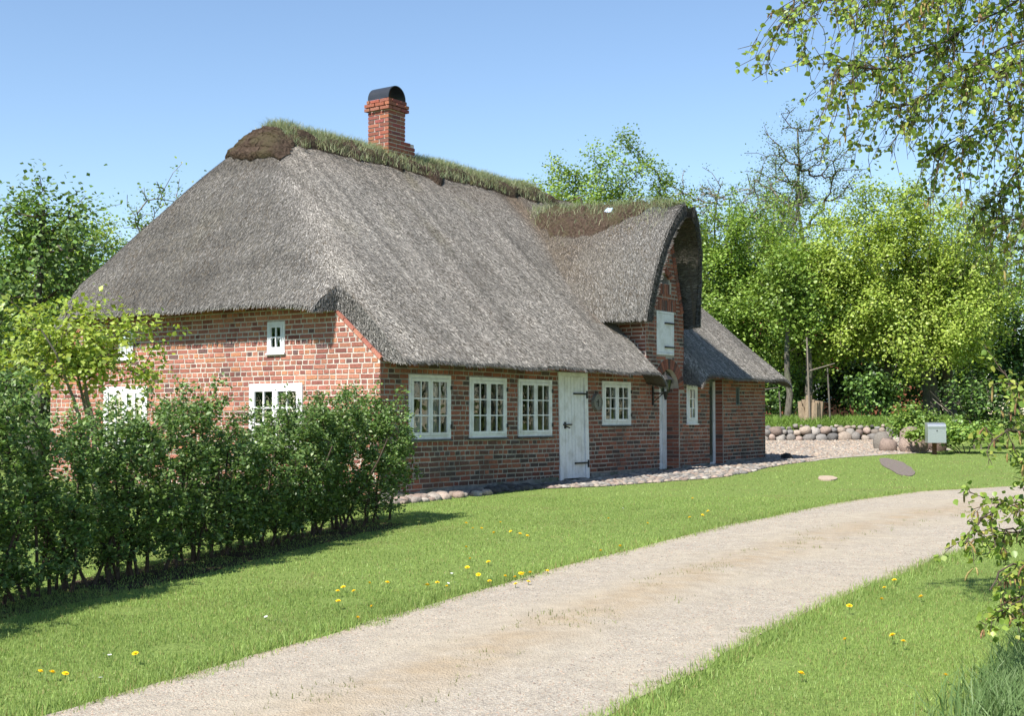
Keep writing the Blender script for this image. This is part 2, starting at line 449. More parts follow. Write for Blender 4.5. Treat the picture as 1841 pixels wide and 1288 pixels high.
extra = [(7.70, 8.55, 3.185, 3.41), (7.80, 8.34, 3.50, 3.715)]   # soldier courses
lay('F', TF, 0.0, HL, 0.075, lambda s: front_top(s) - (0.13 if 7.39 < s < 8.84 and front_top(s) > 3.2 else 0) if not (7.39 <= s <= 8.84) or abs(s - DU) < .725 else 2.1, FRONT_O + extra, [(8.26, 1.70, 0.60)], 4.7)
lay('G', TG, -0.004, HW, 0.075, lambda s: gable_top(s) - 0.03, G_S + G_L, (), 2.95)
lay('E', TR_, 0.0, HW, 0.15, lambda s: 2.13, [], (), 2.1)
lay('B', TB, 0.0, HL, 0.075, lambda s: 2.1, [], (), 2.05)
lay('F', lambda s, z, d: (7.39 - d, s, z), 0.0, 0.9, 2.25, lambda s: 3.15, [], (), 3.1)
# soldier bricks over hatch and under niche
for a, b, c0, c1 in extra:
    x = a
    while x < b - 0.04:
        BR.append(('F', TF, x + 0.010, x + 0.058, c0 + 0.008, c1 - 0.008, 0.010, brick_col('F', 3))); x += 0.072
# jamb bricks of the recesses (seen edge on)
def TJ(u0): return lambda s, z, d: (u0 - d, s, z)
for u0, zlo, zhi, dep in ((8.65, 0.16, 1.72, 0.29), (10.52, 0.22, 1.93, 0.17)):
    z = zlo; k = 0
    while z < zhi - 0.03:
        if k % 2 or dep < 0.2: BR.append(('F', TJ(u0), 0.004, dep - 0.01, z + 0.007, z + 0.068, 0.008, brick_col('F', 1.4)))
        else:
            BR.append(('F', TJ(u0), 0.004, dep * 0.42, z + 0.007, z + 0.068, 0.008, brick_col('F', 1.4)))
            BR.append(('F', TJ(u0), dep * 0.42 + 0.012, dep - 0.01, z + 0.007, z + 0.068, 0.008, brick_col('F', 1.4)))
        z += COURSE; k += 1

def brick_mesh(mb, b):
    wall, T, s0, s1, z0, z1, d, c = b
    q_ = 1 + 0.22 * mnoise.noise(Vector((s0 * 1.1, z0 * 1.6, 3))) + 0.12 * mnoise.noise(Vector((s0 * 4, z0 * 1.0, 8)))
    c = tuple(x * q_ for x in c)
    if T is TF: z0 += 0.012 * math.sin(s0 * 1.1) * min(1, z0); z1 += 0.012 * math.sin(s0 * 1.1) * min(1, z1)
    if s1 - s0 < 0.025: return
    mb.box(T, s0, s1, z0, z1, -0.012, d, c, 0.0035)
def score(b):
    T = b[1]; p = T((b[2] + b[3]) / 2, (b[4] + b[5]) / 2, 0)
    if b[0] not in 'FG' or (b[0] == 'G' and p[2] < 1.15): return 0
    wpt = H2W(p[0], p[1], p[2]); d = np.linalg.norm(wpt - EYE)
    return (b[3] - b[2]) * (b[5] - b[4]) * (0.74 if b[0] == 'G' else 0.55) / d ** 2
BR.sort(key=score, reverse=True)
walls = {'F': front_wall, 'G': gable_wall, 'E': end_wall, 'B': back_wall}
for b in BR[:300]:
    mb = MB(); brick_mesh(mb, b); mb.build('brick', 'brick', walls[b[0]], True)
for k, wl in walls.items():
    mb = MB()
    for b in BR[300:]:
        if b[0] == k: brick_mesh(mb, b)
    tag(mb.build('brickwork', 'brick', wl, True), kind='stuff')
# arch: spandrels and voussoirs over the porch
mb = MB(); K = 14
for i in range(K):
    a0, a1 = math.pi * i / K, math.pi * (i + 1) / K
    x0, x1 = 8.26 + 0.39 * math.cos(a0), 8.26 + 0.39 * math.cos(a1)
    y0, y1 = 1.70 + 0.39 * math.sin(a0), 1.70 + 0.39 * math.sin(a1)
    mb.add([(x1, 0.001, y1), (x0, 0.001, y0), (x0, 0.001, 2.10), (x1, 0.001, 2.10)], [(0, 1, 2, 3)])
    mb.add([(x1, 0.001, y1), (x0, 0.001, y0), (x0, 0.3, y0), (x1, 0.3, y1)], [(0, 1, 2, 3)])
mb.build('porch_arch', 'mortar', front_wall)
mb = MB(); K = 19
for i in range(K):
    a0 = math.pi * (i + 0.08) / K; a1 = math.pi * (i + 0.92) / K
    pts = [(8.26 + r * math.cos(a), r * math.sin(a) + 1.70) for r, a in ((0.392, a1), (0.392, a0), (0.59, a0), (0.59, a1))]
    mb.add([TF(x, z, 0.012) for x, z in pts] + [TF(x, z, -0.02) for x, z in pts], BOXF, brick_col('F', 2))
# raking bricks of the dormer gable and of the main gable
def rake(mb, T, p0, p1, wdt, side, wall):
    p0 = np.array(p0); p1 = np.array(p1); L = np.linalg.norm(p1 - p0); d = (p1 - p0) / L; n = np.array([-d[1], d[0]]) * side
    x = 0
    while x < L - 0.03:
        e = min(x + 0.07 * random.uniform(0.9, 1.1) * (1 if wall == 'F' else 3.2), L) - 0.014
        q = [p0 + d * x, p0 + d * e, p0 + d * e + n * wdt, p0 + d * x + n * wdt]
        mb.add([T(a, b, 0.016) for a, b in q] + [T(a, b, -0.02) for a, b in q], BOXF, brick_col(wall, 2))
        x = e + 0.014
rake(mb, TF, (8.84, 3.20), (8.37, 4.75), 0.115, 1, 'F')
rake(mb, TF, (7.39, 3.20), (7.86, 4.75), 0.115, -1, 'F')
tag(mb.build('arch_brickwork', 'brick', front_wall, True), kind='stuff')
mb = MB()
rake(mb, TG, (0.0, 1.99), (1.16, 2.94), 0.05, 1, 'G'); rake(mb, TG, (HW, 1.99), (HW - 1.16, 2.94), 0.05, -1, 'G')
tag(mb.build('rake_brickwork', 'brick', gable_wall, True), kind='stuff')
# dormer cheeks
for uu in (7.39, 8.84):
    mb = MB(); mb.add([(uu, 0.0, 2.0), (uu, 1.1, 2.0), (uu, 1.1, 3.2), (uu, 0.0, 3.2)], [(0, 1, 2, 3)]); mb.build('dormer_cheek', 'mortar', front_wall)
# plinths
for ra_, rb_ in ((-0.022, 4.44), (5.45, 7.78), (8.74, 9.88), (10.62, HL)):
    us = np.linspace(ra_, rb_, 2 + int((rb_ - ra_) / 0.2)); V = []; F = []
    for i, a in enumerate(us):
        ta = 0.115 + hgz(a, 0) * 0.75 + 0.03 * fbm((a, 0, 0), 2)
        V += [(a, -0.022, -0.4), (a, -0.022, ta), (a, 0.0, ta + .008)]
        if i: F += [(3 * i - 3, 3 * i, 3 * i + 1, 3 * i - 2), (3 * i - 2, 3 * i + 1, 3 * i + 2, 3 * i - 1)]
    obj('plinth', V, F, 'plinth', front_wall, smooth=True)
mb = MB()
mb.box(TG, 0.0, HW, -0.4, 0.10, 0.0, 0.022)
mb.build('plinth', 'plinth', gable_wall)

# rooms behind the windows: floor and inner walls
m = MB(); m.box(lambda s, z, d: (s, d, z), 0.3, HL - .3, 0.05, 0.12, 0.3, HW - .3); m.build('floor', 'room', house)
for nm, (x0, x1, y0, y1) in (('inner_wall', (1.9, 2.0, 1.9, HW - .3)), ('inner_wall', (1.9, HL - .3, 1.8, 1.9)), ('inner_wall', (5.6, 5.7, 0.3, 1.8)), ('inner_wall', (9.7, 9.78, 0.3, 1.8))):
    m = MB(); m.box(lambda s, z, d: (s, d, z), x0, x1, 0.12, 2.6, y0, y1); m.build(nm, 'room', house)
# ---------------------------------------------------------------- windows
def window(T, o, cas=2, cols=2, rows=3, frame=0.05, sash=0.045, bar=0.018, sill=True, label=None, curtain=None, proud=0.02, hinges=True):
    a, b, c0, c1 = o
    f = MB()
    f.box(T, a, b, c0, c0 + frame, -0.07, proud); f.box(T, a, b, c1 - frame, c1, -0.07, proud)
    f.box(T, a, a + frame, c0 + frame, c1 - frame, -0.07, proud); f.box(T, b - frame, b, c0 + frame, c1 - frame, -0.07, proud)
    win = f.build('window', 'white', house)
    if label: win['label'] = label
    if sill:
        s_ = MB(); s_.box(T, a - 0.015, b + 0.015, c0 - 0.028, c0 - 0.002, -0.02, proud + 0.025); s_.build('sill', 'slate' if sill == 'slate' else 'white', win)
    iw = (b - a - 2 * frame) / cas
    for k in range(cas):
        x0 = a + frame + k * iw + 0.003; x1 = x0 + iw - 0.006; y0 = c0 + frame + 0.003; y1 = c1 - frame - 0.003
        m = MB()
        m.box(T, x0, x1, y0, y0 + sash, -0.03, proud + 0.006); m.box(T, x0, x1, y1 - sash, y1, -0.03, proud + 0.006)
        m.box(T, x0, x0 + sash, y0 + sash, y1 - sash, -0.03, proud + 0.006); m.box(T, x1 - sash, x1, y0 + sash, y1 - sash, -0.03, proud + 0.006)
        gx0, gx1, gy0, gy1 = x0 + sash, x1 - sash, y0 + sash, y1 - sash
        for i in range(1, cols):
            xx = gx0 + (gx1 - gx0) * i / cols; m.box(T, xx - bar / 2, xx + bar / 2, gy0, gy1, proud - 0.020, proud + 0.004)
        for i in range(1, rows):
            yy = gy0 + (gy1 - gy0) * i / rows; m.box(T, gx0, gx1, yy - bar / 2, yy + bar / 2, proud - 0.018, proud + 0.0025)
        m.build('casement', 'white', win)
        for i in range(cols):
            for j in range(rows):
                p = MB()
                e = 0.004; q = [random.uniform(-0.002, 0.002) for _ in range(4)]
                xa, xb = gx0 + (gx1 - gx0) * i / cols + e, gx0 + (gx1 - gx0) * (i + 1) / cols - e
                ya, yb = gy0 + (gy1 - gy0) * j / rows + e, gy0 + (gy1 - gy0) * (j + 1) / rows - e
                p.add([T(xa, ya, proud - 0.008 + q[0]), T(xb, ya, proud - 0.008 + q[1]), T(xb, yb, proud - 0.008 + q[1] + q[2]), T(xa, yb, proud - 0.008 + q[0] + q[2])], [(0, 1, 2, 3)])
                p.build('pane', 'glass', win)
    if hinges:
        for yy in (c0 + 0.18, c1 - 0.18):
            h = MB(); h.box(T, b - 0.012, b + 0.022, yy - 0.03, yy + 0.03, 0.012, proud + 0.014); h.build('hinge', 'iron', win)
    for (x0, x1, y0, y1, dd) in (curtain or []):
        n = 40; V = []; F = []
        for i in range(n + 1):
            x = x0 + (x1 - x0) * i / n; dep = -dd - 0.025 * math.sin(i * 1.15 + random.uniform(-.3, .3)) - 0.01 * math.sin(i * 2.9)
            V += [T(x, y0 + 0.008 * math.sin(i * .8), dep - 0.01), T(x, y1, dep)]
        F = [(2 * i, 2 * i + 2, 2 * i + 3, 2 * i + 1) for i in range(n)]
        obj('curtain', V, F, 'curtain', win, smooth=True)
    return win
o = O_W[0]
window(TF, o, label='casement window with a gathered half curtain', sill='slate', curtain=[(o[0] + .05, (o[0] + o[1]) / 2, o[2] + .05, o[2] + .37, .12), ((o[0] + o[1]) / 2 + .24, o[1] - .04, o[2] + .05, o[3] - .05, .2)])
o = O_W[1]
window(TF, o, sill='slate', curtain=[(o[0] + .30, o[0] + .42, o[2] + .35, o[3] - .05, .25), ((o[0] + o[1]) / 2 + .05, o[1] - .28, o[2] + .04, o[2] + .3, .3)])
o = O_W[2]
window(TF, o, sill='slate', curtain=[(o[1] - .2, o[1] - .05, o[2] + .05, o[3] - .05, .25)])
o = O_SW
window(TF, o, sill='slate', frame=0.055, sash=0.05, curtain=[(o[0] + .06, o[0] + .22, o[2] + .05, o[3] - .05, .2), (o[1] - .22, o[1] - .06, o[2] + .05, o[3] - .05, .2)])
window(TF, O_RW, cas=1, cols=2, rows=3, frame=0.06, sash=0.05, hinges=False, curtain=[(O_RW[0] + .05, O_RW[1] - .05, O_RW[2] + .05, O_RW[3] - .05, .15)])
for o in G_S: window(TG, o, cas=1, cols=2, rows=2, frame=0.045, sash=0.035, bar=0.02, hinges=False)
for o in G_L: window(TG, o, cas=2, cols=2, rows=3, frame=0.065, sash=0.05, bar=0.024, sill=True, hinges=False)
# slit window
m = MB(); a, b, c0, c1 = O_SLIT
m.box(TF, a, a + .03, c0, c1, -.2, .004); m.box(TF, b - .025, b, c0, c1, -.2, .004); m.box(TF, a + .03, b - .025, c1 - .03, c1, -.2, .004); m.box(TF, a + .03, b - .025, c0, c0 + .02, -.2, .004)
sw = m.build('window', 'greydoor', house); sw['label'] = 'narrow dark slit window with a white sash'
m = MB(); m.box(TF, a + .035, b - .03, c0 + .2, c1 - .035, -.12, -.09); m.build('casement', 'white', sw)
m = MB(); m.add([TF(a + .03, c0 + .02, -.15), TF(b - .025, c0 + .02, -.15), TF(b - .025, c1 - .03, -.15), TF(a + .03, c1 - .03, -.15)], [(0, 1, 2, 3)]); m.build('pane', 'glass', sw)

# ---------------------------------------------------------------- doors
a, b, c0, c1 = O_DOOR
lean = lambda T, k: (lambda s, z, d: T(s + k * (1.0 - z), z, d))
TD = lean(TF, 0.035)
m = MB()
m.box(TD, a, a + 0.10, c0 - 0.02, c1, -0.1, 0.025); m.box(TD, b - 0.10, b, c0 + 0.01, c1, -0.1, 0.025); m.box(TD, a + 0.10, b - 0.10, c1 - 0.065, c1, -0.1, 0.025)
frame = m.build('door_frame', 'white', house)
m = MB(); m.box(TD, a + 0.10, b - 0.10, c0 + 0.06, c1 - 0.065, -0.06, -0.03)
door = m.build('door', 'white', house); door['label'] = 'white boarded front door with iron strap hinges'
x = a + 0.105; n = 7; pw = (b - a - 0.21) / n
for k in range(n):
    m = MB(); m.box(TD, x + 0.0035, x + pw - 0.0035, c0 + 0.06, c1 - 0.07, -0.032, 0.002 + random.uniform(-.002, .002)); m.build('plank', 'white', door); x += pw
for zz in (0.40, 1.58):
    m = MB(); m.box(TD, b - 0.43, b - 0.03, zz - 0.014, zz + 0.014, -0.004, 0.034); m.box(TD, b - 0.06, b - 0.02, zz - 0.08, zz - 0.014, 0.02, 0.036)
    m.cyl(TD(b - .05, zz - .06, .04), TD(b - .05, zz + .05, .04), .013, .013, 8); m.build('strap_hinge', 'iron', door)
m = MB(); m.box(TD, a + 0.13, a + 0.38, 1.045, 1.068, 0.0, 0.03); m.box(TD, a + 0.17, a + 0.21, 0.99, 1.10, 0.0, 0.02); m.cyl(TD(a + .19, 1.03, .02), TD(a + .26, 1.0, .06), .012, .01, 8)
m.build('latch', 'iron', door)
m = MB(); m.box(TF, a - 0.18, b + 0.22, -0.05, 0.075, 0.02, 0.42); step = m.build('doorstep', 'slate', house)
# porch door
m = MB(); m.box(TF, 7.80, 8.66, 0.14, 2.12, -0.36, -0.29); pd = m.build('door', 'white', house); pd['label'] = 'white door set back in the arched porch'
m = MB(); m.box(TF, 8.50, 8.645, 0.18, 1.95, -0.29, -0.262); m.box(TF, 7.88, 8.0, 0.18, 1.95, -.29, -.262); m.build('door_frame', 'white', pd)
m = MB(); m.box(TF, 7.75, 8.75, -0.05, 0.17, -0.3, 0.12); m.build('doorstep', 'plinth', house)
# recessed grey door at the far end
m = MB(); m.box(TF, 9.90, 10.53, 0.18, 1.97, -0.26, -0.19); gd = m.build('door', 'greydoor', house); gd['label'] = 'grey green door set back near the far corner'
m = MB(); m.box(TF, 10.44, 10.515, 0.20, 1.9, -0.19, -0.165); m.box(TF, 9.94, 10.44, 0.20, 0.26, -0.19, -0.17); m.build('door_frame', 'white', gd)
m = MB(); m.add([TF(10.0, 0.4, -.186), TF(10.41, 0.4, -.186), TF(10.41, 1.8, -.186), TF(10.0, 1.8, -.186)], [(0, 1, 2, 3)]); m.build('pane', 'glass', gd)
m = MB(); m.box(TF, 9.85, 10.65, -0.05, 0.21, -0.2, 0.1); m.build('doorstep', 'plinth', house)
# hatch in the dormer
a, b, c0, c1 = O_HATCH
m = MB(); m.box(TF, a, a + .06, c0, c1, -.08, .012); m.box(TF, b - .03, b, c0, c1, -.08, .012); m.box(TF, a + .06, b - .03, c1 - .04, c1, -.08, .012); m.box(TF, a + .06, b - .03, c0, c0 + .04, -.08, .02)
hf = m.build('hatch', 'white', house); hf['label'] = 'white boarded loft hatch in the dormer gable'
x = a + .063; n = 5; pw = (b - a - .096) / n
for k in range(n):
    m = MB(); m.box(TF, x + .003, x + pw - .003, c0 + .045, c1 - .045, -.05, .006 + random.uniform(-.002, .002)); m.build('plank', 'white', hf); x += pw
for zz in (c0 + .15, c1 - .22):
    m = MB(); m.box(TF, b - .36, b + .01, zz - .014, zz + .014, .0, .03); m.build('strap_hinge', 'iron', hf)
# niche back
m = MB(); m.box(TF, O_NICHE[0] - .01, O_NICHE[1] + .01, O_NICHE[2] - .01, O_NICHE[3] + .01, -.2, -.14)
m.build('niche', 'plinth', front_wall)
mb = MB()
for i in range(11):
    a0 = math.pi * (0.1 + 0.8 * (i + .06) / 11); a1 = math.pi * (0.1 + 0.8 * (i + .94) / 11)
    pts = [(8.07 + r * math.cos(q), r * math.sin(q) * .75 + 3.75) for r, q in ((.225, a1), (.225, a0), (.36, a0), (.36, a1))]
    mb.add([TF(x, z, .018) for x, z in pts] + [TF(x, z, -.03) for x, z in pts], BOXF, brick_col('F', 2))
tag(mb.build('arch_brickwork', 'brick', front_wall, True), kind='stuff')

# ---------------------------------------------------------------- thatched roof
def smin(a, b, k): return -k * np.log(np.exp(-a / k) + np.exp(-b / k))
EV = 0.42
def main_z(u, v):
    u = np.asarray(u, float); v = np.asarray(v, float)
    f = 2.0 + 1.0 * (v + EV); b = 2.0 + 1.0 * (HW - v + EV) + 0.34 * np.clip((2.2 - u) / 2.2, 0, 1)
    hl = 2.87 + 1.85 * (u + .38); hr = 2.0 + 2.0 * (12.98 - u)
    r = smin(f, b, 0.36)
    z = smin(smin(r, hl, 0.16 + 0.30 * np.clip((5.2 - v) / 2.4, 0, 1)), hr, 0.22)
    z = z + 0.018 * np.sin(u * 1.9 + v * .7) * np.sin(v * 1.3 + u * .5) + 0.012 * np.sin(u * 4.3 + 1) * np.sin(v * 3.7)
    lowv = np.clip((1.0 - v) / 0.5, 0, 1)
    z = z - 0.26 * lowv * np.clip((u - 7.08) / .36, 0, 1) ** 2 * (u < 8.1)
    z = z - 0.20 * lowv * np.clip((9.22 - u) / .38, 0, 1) ** 2 * (u > 8.1)
    return z
def uL(v):
    k = np.minimum(v, HW - v)
    t = np.clip((k - 0.80) / 0.14, 0, 1); t = t * t * (3 - 2 * t)
    return 0.05 - 0.43 * t
HOLE = (7.43, 8.85, 0.10)
nu, nv = 226, 142
vv = np.linspace(-EV, HW + EV, nv); ss = np.linspace(0, 1, nu)
Vg = np.repeat(vv[:, None], nu, 1)
Ug = uL(vv)[:, None] + ss[None, :] * (12.98 - uL(vv))[:, None]
Zg = main_z(Ug, Vg)
dl = Ug - uL(vv)[:, None]; kk = np.minimum(Vg, HW - Vg)
rk = np.clip((0.95 - kk) / 0.25, 0, 1)                       # raking part: no overhang, thick edge
dl = dl + rk * 0.7
dist = np.minimum.reduce([Vg + EV, HW + EV - Vg, dl, 12.98 - Ug])
TH = np.minimum(0.5, 0.045 + 0.85 * dist)
TOP = np.stack([Ug, Vg, Zg], -1).reshape(-1, 3); BOT = TOP.copy(); BOT[:, 2] -= TH.ravel()
i0 = np.arange((nv - 1) * nu).reshape(nv - 1, nu)[:, :-1].ravel()
F = np.stack([i0, i0 + 1, i0 + nu + 1, i0 + nu], -1)
cen = TOP[F].mean(1)
keep = ~((cen[:, 0] > HOLE[0]) & (cen[:, 0] < HOLE[1]) & (cen[:, 1] < HOLE[2]))
F = F[keep]
e = np.concatenate([F[:, [0, 1]], F[:, [1, 2]], F[:, [2, 3]], F[:, [3, 0]]])
key = np.sort(e, 1); key = key[:, 0].astype(np.int64) * 1000000 + key[:, 1]
uq, inv, cnt = np.unique(key, return_inverse=True, return_counts=True)
be = e[cnt[inv] == 1]
nT = len(TOP)
FA = np.concatenate([F, F[:, ::-1] + nT, np.stack([be[:, 1], be[:, 0], be[:, 0] + nT, be[:, 1] + nT], -1)])
roof = obj('roof', np.concatenate([TOP, BOT]), FA, 'thatch', house, smooth=False)
roof['label'] = 'weathered grey reed thatch roof with hipped ends'

# dormer shell
PROF = np.array([(1.05, 2.95), (1.02, 3.2), (0.97, 3.5), (0.91, 3.8), (0.83, 4.1), (0.73, 4.4), (0.61, 4.65), (0.44, 4.91), (0.26, 5.10), (0.11, 5.21), (0.0, 5.25)])
hwp = np.concatenate([-PROF[:, 0], PROF[-2::-1, 0]]); zp = np.concatenate([PROF[:, 1], PROF[-2::-1, 1]])
tt = np.linspace(0, len(hwp) - 1, 81); HWt = np.interp(tt, np.arange(len(hwp)), hwp); ZPt = np.interp(tt, np.arange(len(hwp)), zp)
def dormer_pt(ti, v_s, off=0.0):
    """ti index into the profile, v_s 0..1 from the front edge back"""
    h = np.interp(ti, np.arange(81), HWt); z = np.interp(ti, np.arange(81), ZPt)
    rel = (z - 2.95) / 2.21
    vf = -0.20 - 0.34 * rel ** 1.2
    v = vf + (3.3 - vf) * v_s
    bk = np.clip(v + 0.15, 0, 5)
    fl = np.clip(0.62 * bk, 0, 0.9) * (1 - rel) ** 1.3
    h2 = h + np.sign(h) * fl
    z2 = z + 0.05 * np.clip(v, 0, 3) * rel + 0.012 * np.sin(v * 5 + h * 4)
    s_ = np.sign(h2)
    return np.stack([DU + h2 - s_ * off * (1 - rel * 0.75), v + 0 * h2, z2 - off * (0.15 + 0.85 * rel) * (rel > 0.0)], -1)
ns, ntt = 60, 81
S, Tt = np.meshgrid(np.linspace(0, 1, ns) ** 1.3, np.arange(81.0), indexing='ij')
PO = dormer_pt(Tt.ravel(), S.ravel()); PI_ = dormer_pt(Tt.ravel(), S.ravel() * 0.98 + 0.004, 0.19)
i0 = np.arange((ns - 1) * ntt).reshape(ns - 1, ntt)[:, :-1].ravel()
F = np.stack([i0, i0 + ntt, i0 + ntt + 1, i0 + 1], -1)
nP = ns * ntt
rim = np.array([(k, k + 1, k + 1 + nP, k + nP) for k in range(ntt - 1)])
el = np.array([(k * ntt, k * ntt + nP, (k + 1) * ntt + nP, (k + 1) * ntt) for k in range(ns - 1)])
er = el + (ntt - 1)
dormer = obj('dormer_roof', np.concatenate([PO, PI_]), np.concatenate([F, F[:, ::-1] + nP, rim, el, er]), 'thatch', roof, smooth=False)

# reeds: many short stems laid down the slope
def reeds(name, P, Nn, D, parent, tint=None, L=(0.05, 0.12), wd=(0.004, 0.009), lift=0.02, seed=1):
    g = np.random.default_rng(seed); n = len(P)
    S_ = np.cross(Nn, D); S_ /= np.linalg.norm(S_, axis=1)[:, None] + 1e-9
    a = g.normal(0, 0.14, n)[:, None]
    d = D * np.cos(a) + S_ * np.sin(a); s = np.cross(Nn, d)
    Ln = g.uniform(*L, n)[:, None]; Wn = g.uniform(*wd, n)[:, None]
    lf = g.uniform(0.1, 1.0, n)[:, None] * lift
    root = P - Nn * 0.006 - d * Ln * 0.5; tip = P + d * Ln * 0.5 + Nn * lf
    V = np.stack([root - s * Wn / 2, root + s * Wn / 2, tip + s * Wn * 0.45, tip - s * Wn * 0.45], 1).reshape(-1, 3)
    Fq = np.arange(n * 4).reshape(n, 4)
    b = g.choice([0.09, 0.145, 0.21, 0.28, 0.40], n, p=[.2, .28, .28, .18, .06]) * g.uniform(.8, 1.2, n)
    c = b[:, None] * np.array([1.0, 0.96, 0.90])[None]
    if tint is not None: c = c * tint
    return tag(obj(name, V, Fq, 'reed', parent, np.repeat(c, 4, 0)), kind='stuff')

g = np.random.default_rng(5)
n = 350000
s_r = g.uniform(0, 1, n); v_r = g.uniform(-EV, HW + EV, n)
u_r = uL(v_r) + s_r * (12.98 - uL(v_r))
far = (v_r > 4.5) & (u_r > 2.6) & (g.uniform(0, 1, n) > 0.12)
s_r = g.uniform(0, 1, n); v_r = np.where(far, g.uniform(-EV, 4.2, n), v_r); u_r = np.where(far, uL(v_r) + s_r * (12.98 - uL(v_r)), u_r)
u_r = np.concatenate([u_r, g.uniform(-.38, 2.4, 60000)]); v_r = np.concatenate([v_r, g.uniform(.9, 6.7, 60000)])
dmz = lambda u, v: np.interp(np.abs(u - DU) - np.clip(0.62 * np.clip(v + .15, 0, 5), 0, .9) * np.clip((5.16 - main_z(u, v)) / 2.21, 0, 1) ** 1.3, PROF[::-1, 0], PROF[::-1, 1], right=-1)
zm = main_z(u_r, v_r)
hole = (u_r > HOLE[0]) & (u_r < HOLE[1]) & (v_r < HOLE[2])
under = (dmz(u_r, v_r) > zm + 0.06) & (v_r > 0.3)
ok = ~hole & ~under
u_r, v_r, zm = u_r[ok], v_r[ok], zm[ok]
ep = 0.03
hx = (main_z(u_r + ep, v_r) - main_z(u_r - ep, v_r)) / (2 * ep); hy = (main_z(u_r, v_r + ep) - main_z(u_r, v_r - ep)) / (2 * ep)
Nn = np.stack([-hx, -hy, np.ones_like(hx)], -1); Nn /= np.linalg.norm(Nn, axis=1)[:, None]
D = np.stack([-hx, -hy, -(hx ** 2 + hy ** 2)], -1); D /= np.linalg.norm(D, axis=1)[:, None] + 1e-9
# brown weathering in the valley beside the dormer and below the ridge
val = np.exp(-((u_r - (DU - 0.55 - 0.42 * np.clip((4.6 - zm), 0, 3))) / 0.42) ** 2) * (zm > 2.9) * (u_r < 8.2)
rid = np.clip((zm - 5.0) / 0.8, 0, 1)
patch = np.array([mnoise.noise(Vector((a * 1.3, b * 1.3, 0))) for a, b in zip(u_r[::1], v_r[::1])])
tint = np.ones((len(u_r), 3))
k = np.clip(val * 0.7 + rid * 0.25, 0, 1)[:, None]
tint = tint * (1 - k) + np.array([0.78, 0.60, 0.44]) * k
streak = np.array([mnoise.noise(Vector((a * 5.5 + 0.25 * b, b * 0.35, 7))) for a, b in zip(u_r, v_r)])
tint *= (1 + 0.22 * patch + 0.36 * streak)[:, None]
moss = np.clip((patch - 0.28) * 3, 0, 1)[:, None] * np.clip((zm - 3.2) / 2, 0, 1)[:, None]
tint = tint * (1 - moss * .5) + np.array([0.62, 0.60, 0.36]) * moss * .5
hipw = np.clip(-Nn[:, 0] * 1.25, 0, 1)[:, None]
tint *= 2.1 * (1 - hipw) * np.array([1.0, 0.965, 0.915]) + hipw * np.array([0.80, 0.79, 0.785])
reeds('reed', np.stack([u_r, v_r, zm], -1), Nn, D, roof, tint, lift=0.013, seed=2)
# shaggy cut faces along verges, eaves and the dormer opening
ln = np.linalg.norm(TOP[be[:, 1]] - TOP[be[:, 0]], axis=1); thk = (TH.ravel()[be[:, 0]] + TH.ravel()[be[:, 1]]) / 2
wgt = ln * thk; n = 26000
pick = g.choice(len(be), n, p=wgt / wgt.sum()); t_ = g.uniform(0, 1, n)[:, None]; h_ = g.uniform(0, 1, n)[:, None]
Pt = TOP[be[pick, 0]] * (1 - t_) + TOP[be[pick, 1]] * t_; Pb_ = BOT[be[pick, 0]] * (1 - t_) + BOT[be[pick, 1]] * t_
P = Pt * (1 - h_) + Pb_ * h_
ed = TOP[be[pick, 1]] - TOP[be[pick, 0]]; Nn2 = np.stack([ed[:, 1], -ed[:, 0], 0 * ed[:, 0]], -1); Nn2 /= np.linalg.norm(Nn2, axis=1)[:, None] + 1e-9
hx2 = (main_z(P[:, 0] + ep, P[:, 1]) - main_z(P[:, 0] - ep, P[:, 1])) / (2 * ep); hy2 = (main_z(P[:, 0], P[:, 1] + ep) - main_z(P[:, 0], P[:, 1] - ep)) / (2 * ep)
D2 = np.stack([-hx2, -hy2, -(hx2 ** 2 + hy2 ** 2)], -1); D2 = D2 - Nn2 * (D2 * Nn2).sum(1)[:, None] * 0.6; D2 /= np.linalg.norm(D2, axis=1)[:, None] + 1e-9
reeds('reed', P, Nn2, D2, roof, np.full((n, 3), 1.0), lift=0.03, seed=9)
# edge reeds hanging over the verge of the near corner and the eaves
n = 70000
ti = g.uniform(0, 80, n); si = g.uniform(0, 1, n) ** 1.25
e1 = 0.15; e2 = 0.004
P = dormer_pt(ti, si); Pa = dormer_pt(np.clip(ti + e1, 0, 80), si) - dormer_pt(np.clip(ti - e1, 0, 80), si); Pb = dormer_pt(ti, si + e2) - dormer_pt(ti, si - e2)
Nn = np.cross(Pb, Pa); Nn /= np.linalg.norm(Nn, axis=1)[:, None] + 1e-9
flip = (Nn[:, 0] * (P[:, 0] - DU) + Nn[:, 2] * (P[:, 2] - 3.5)) < 0
Nn[flip] *= -1
D = np.array([0, -0.35, -1.0])[None] + 0 * Nn; D = D - Nn * (D * Nn).sum(1)[:, None]; D /= np.linalg.norm(D, axis=1)[:, None] + 1e-9
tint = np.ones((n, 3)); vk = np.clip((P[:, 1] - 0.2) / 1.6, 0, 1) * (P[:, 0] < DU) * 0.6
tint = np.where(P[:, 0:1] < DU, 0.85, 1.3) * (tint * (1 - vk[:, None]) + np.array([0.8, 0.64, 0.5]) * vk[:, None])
abv = P[:, 2] > main_z(P[:, 0], P[:, 1]) - 0.05
abv |= P[:, 1] < 0.1
reeds('reed', P[abv], Nn[abv], D[abv], dormer, tint[abv], seed=3)
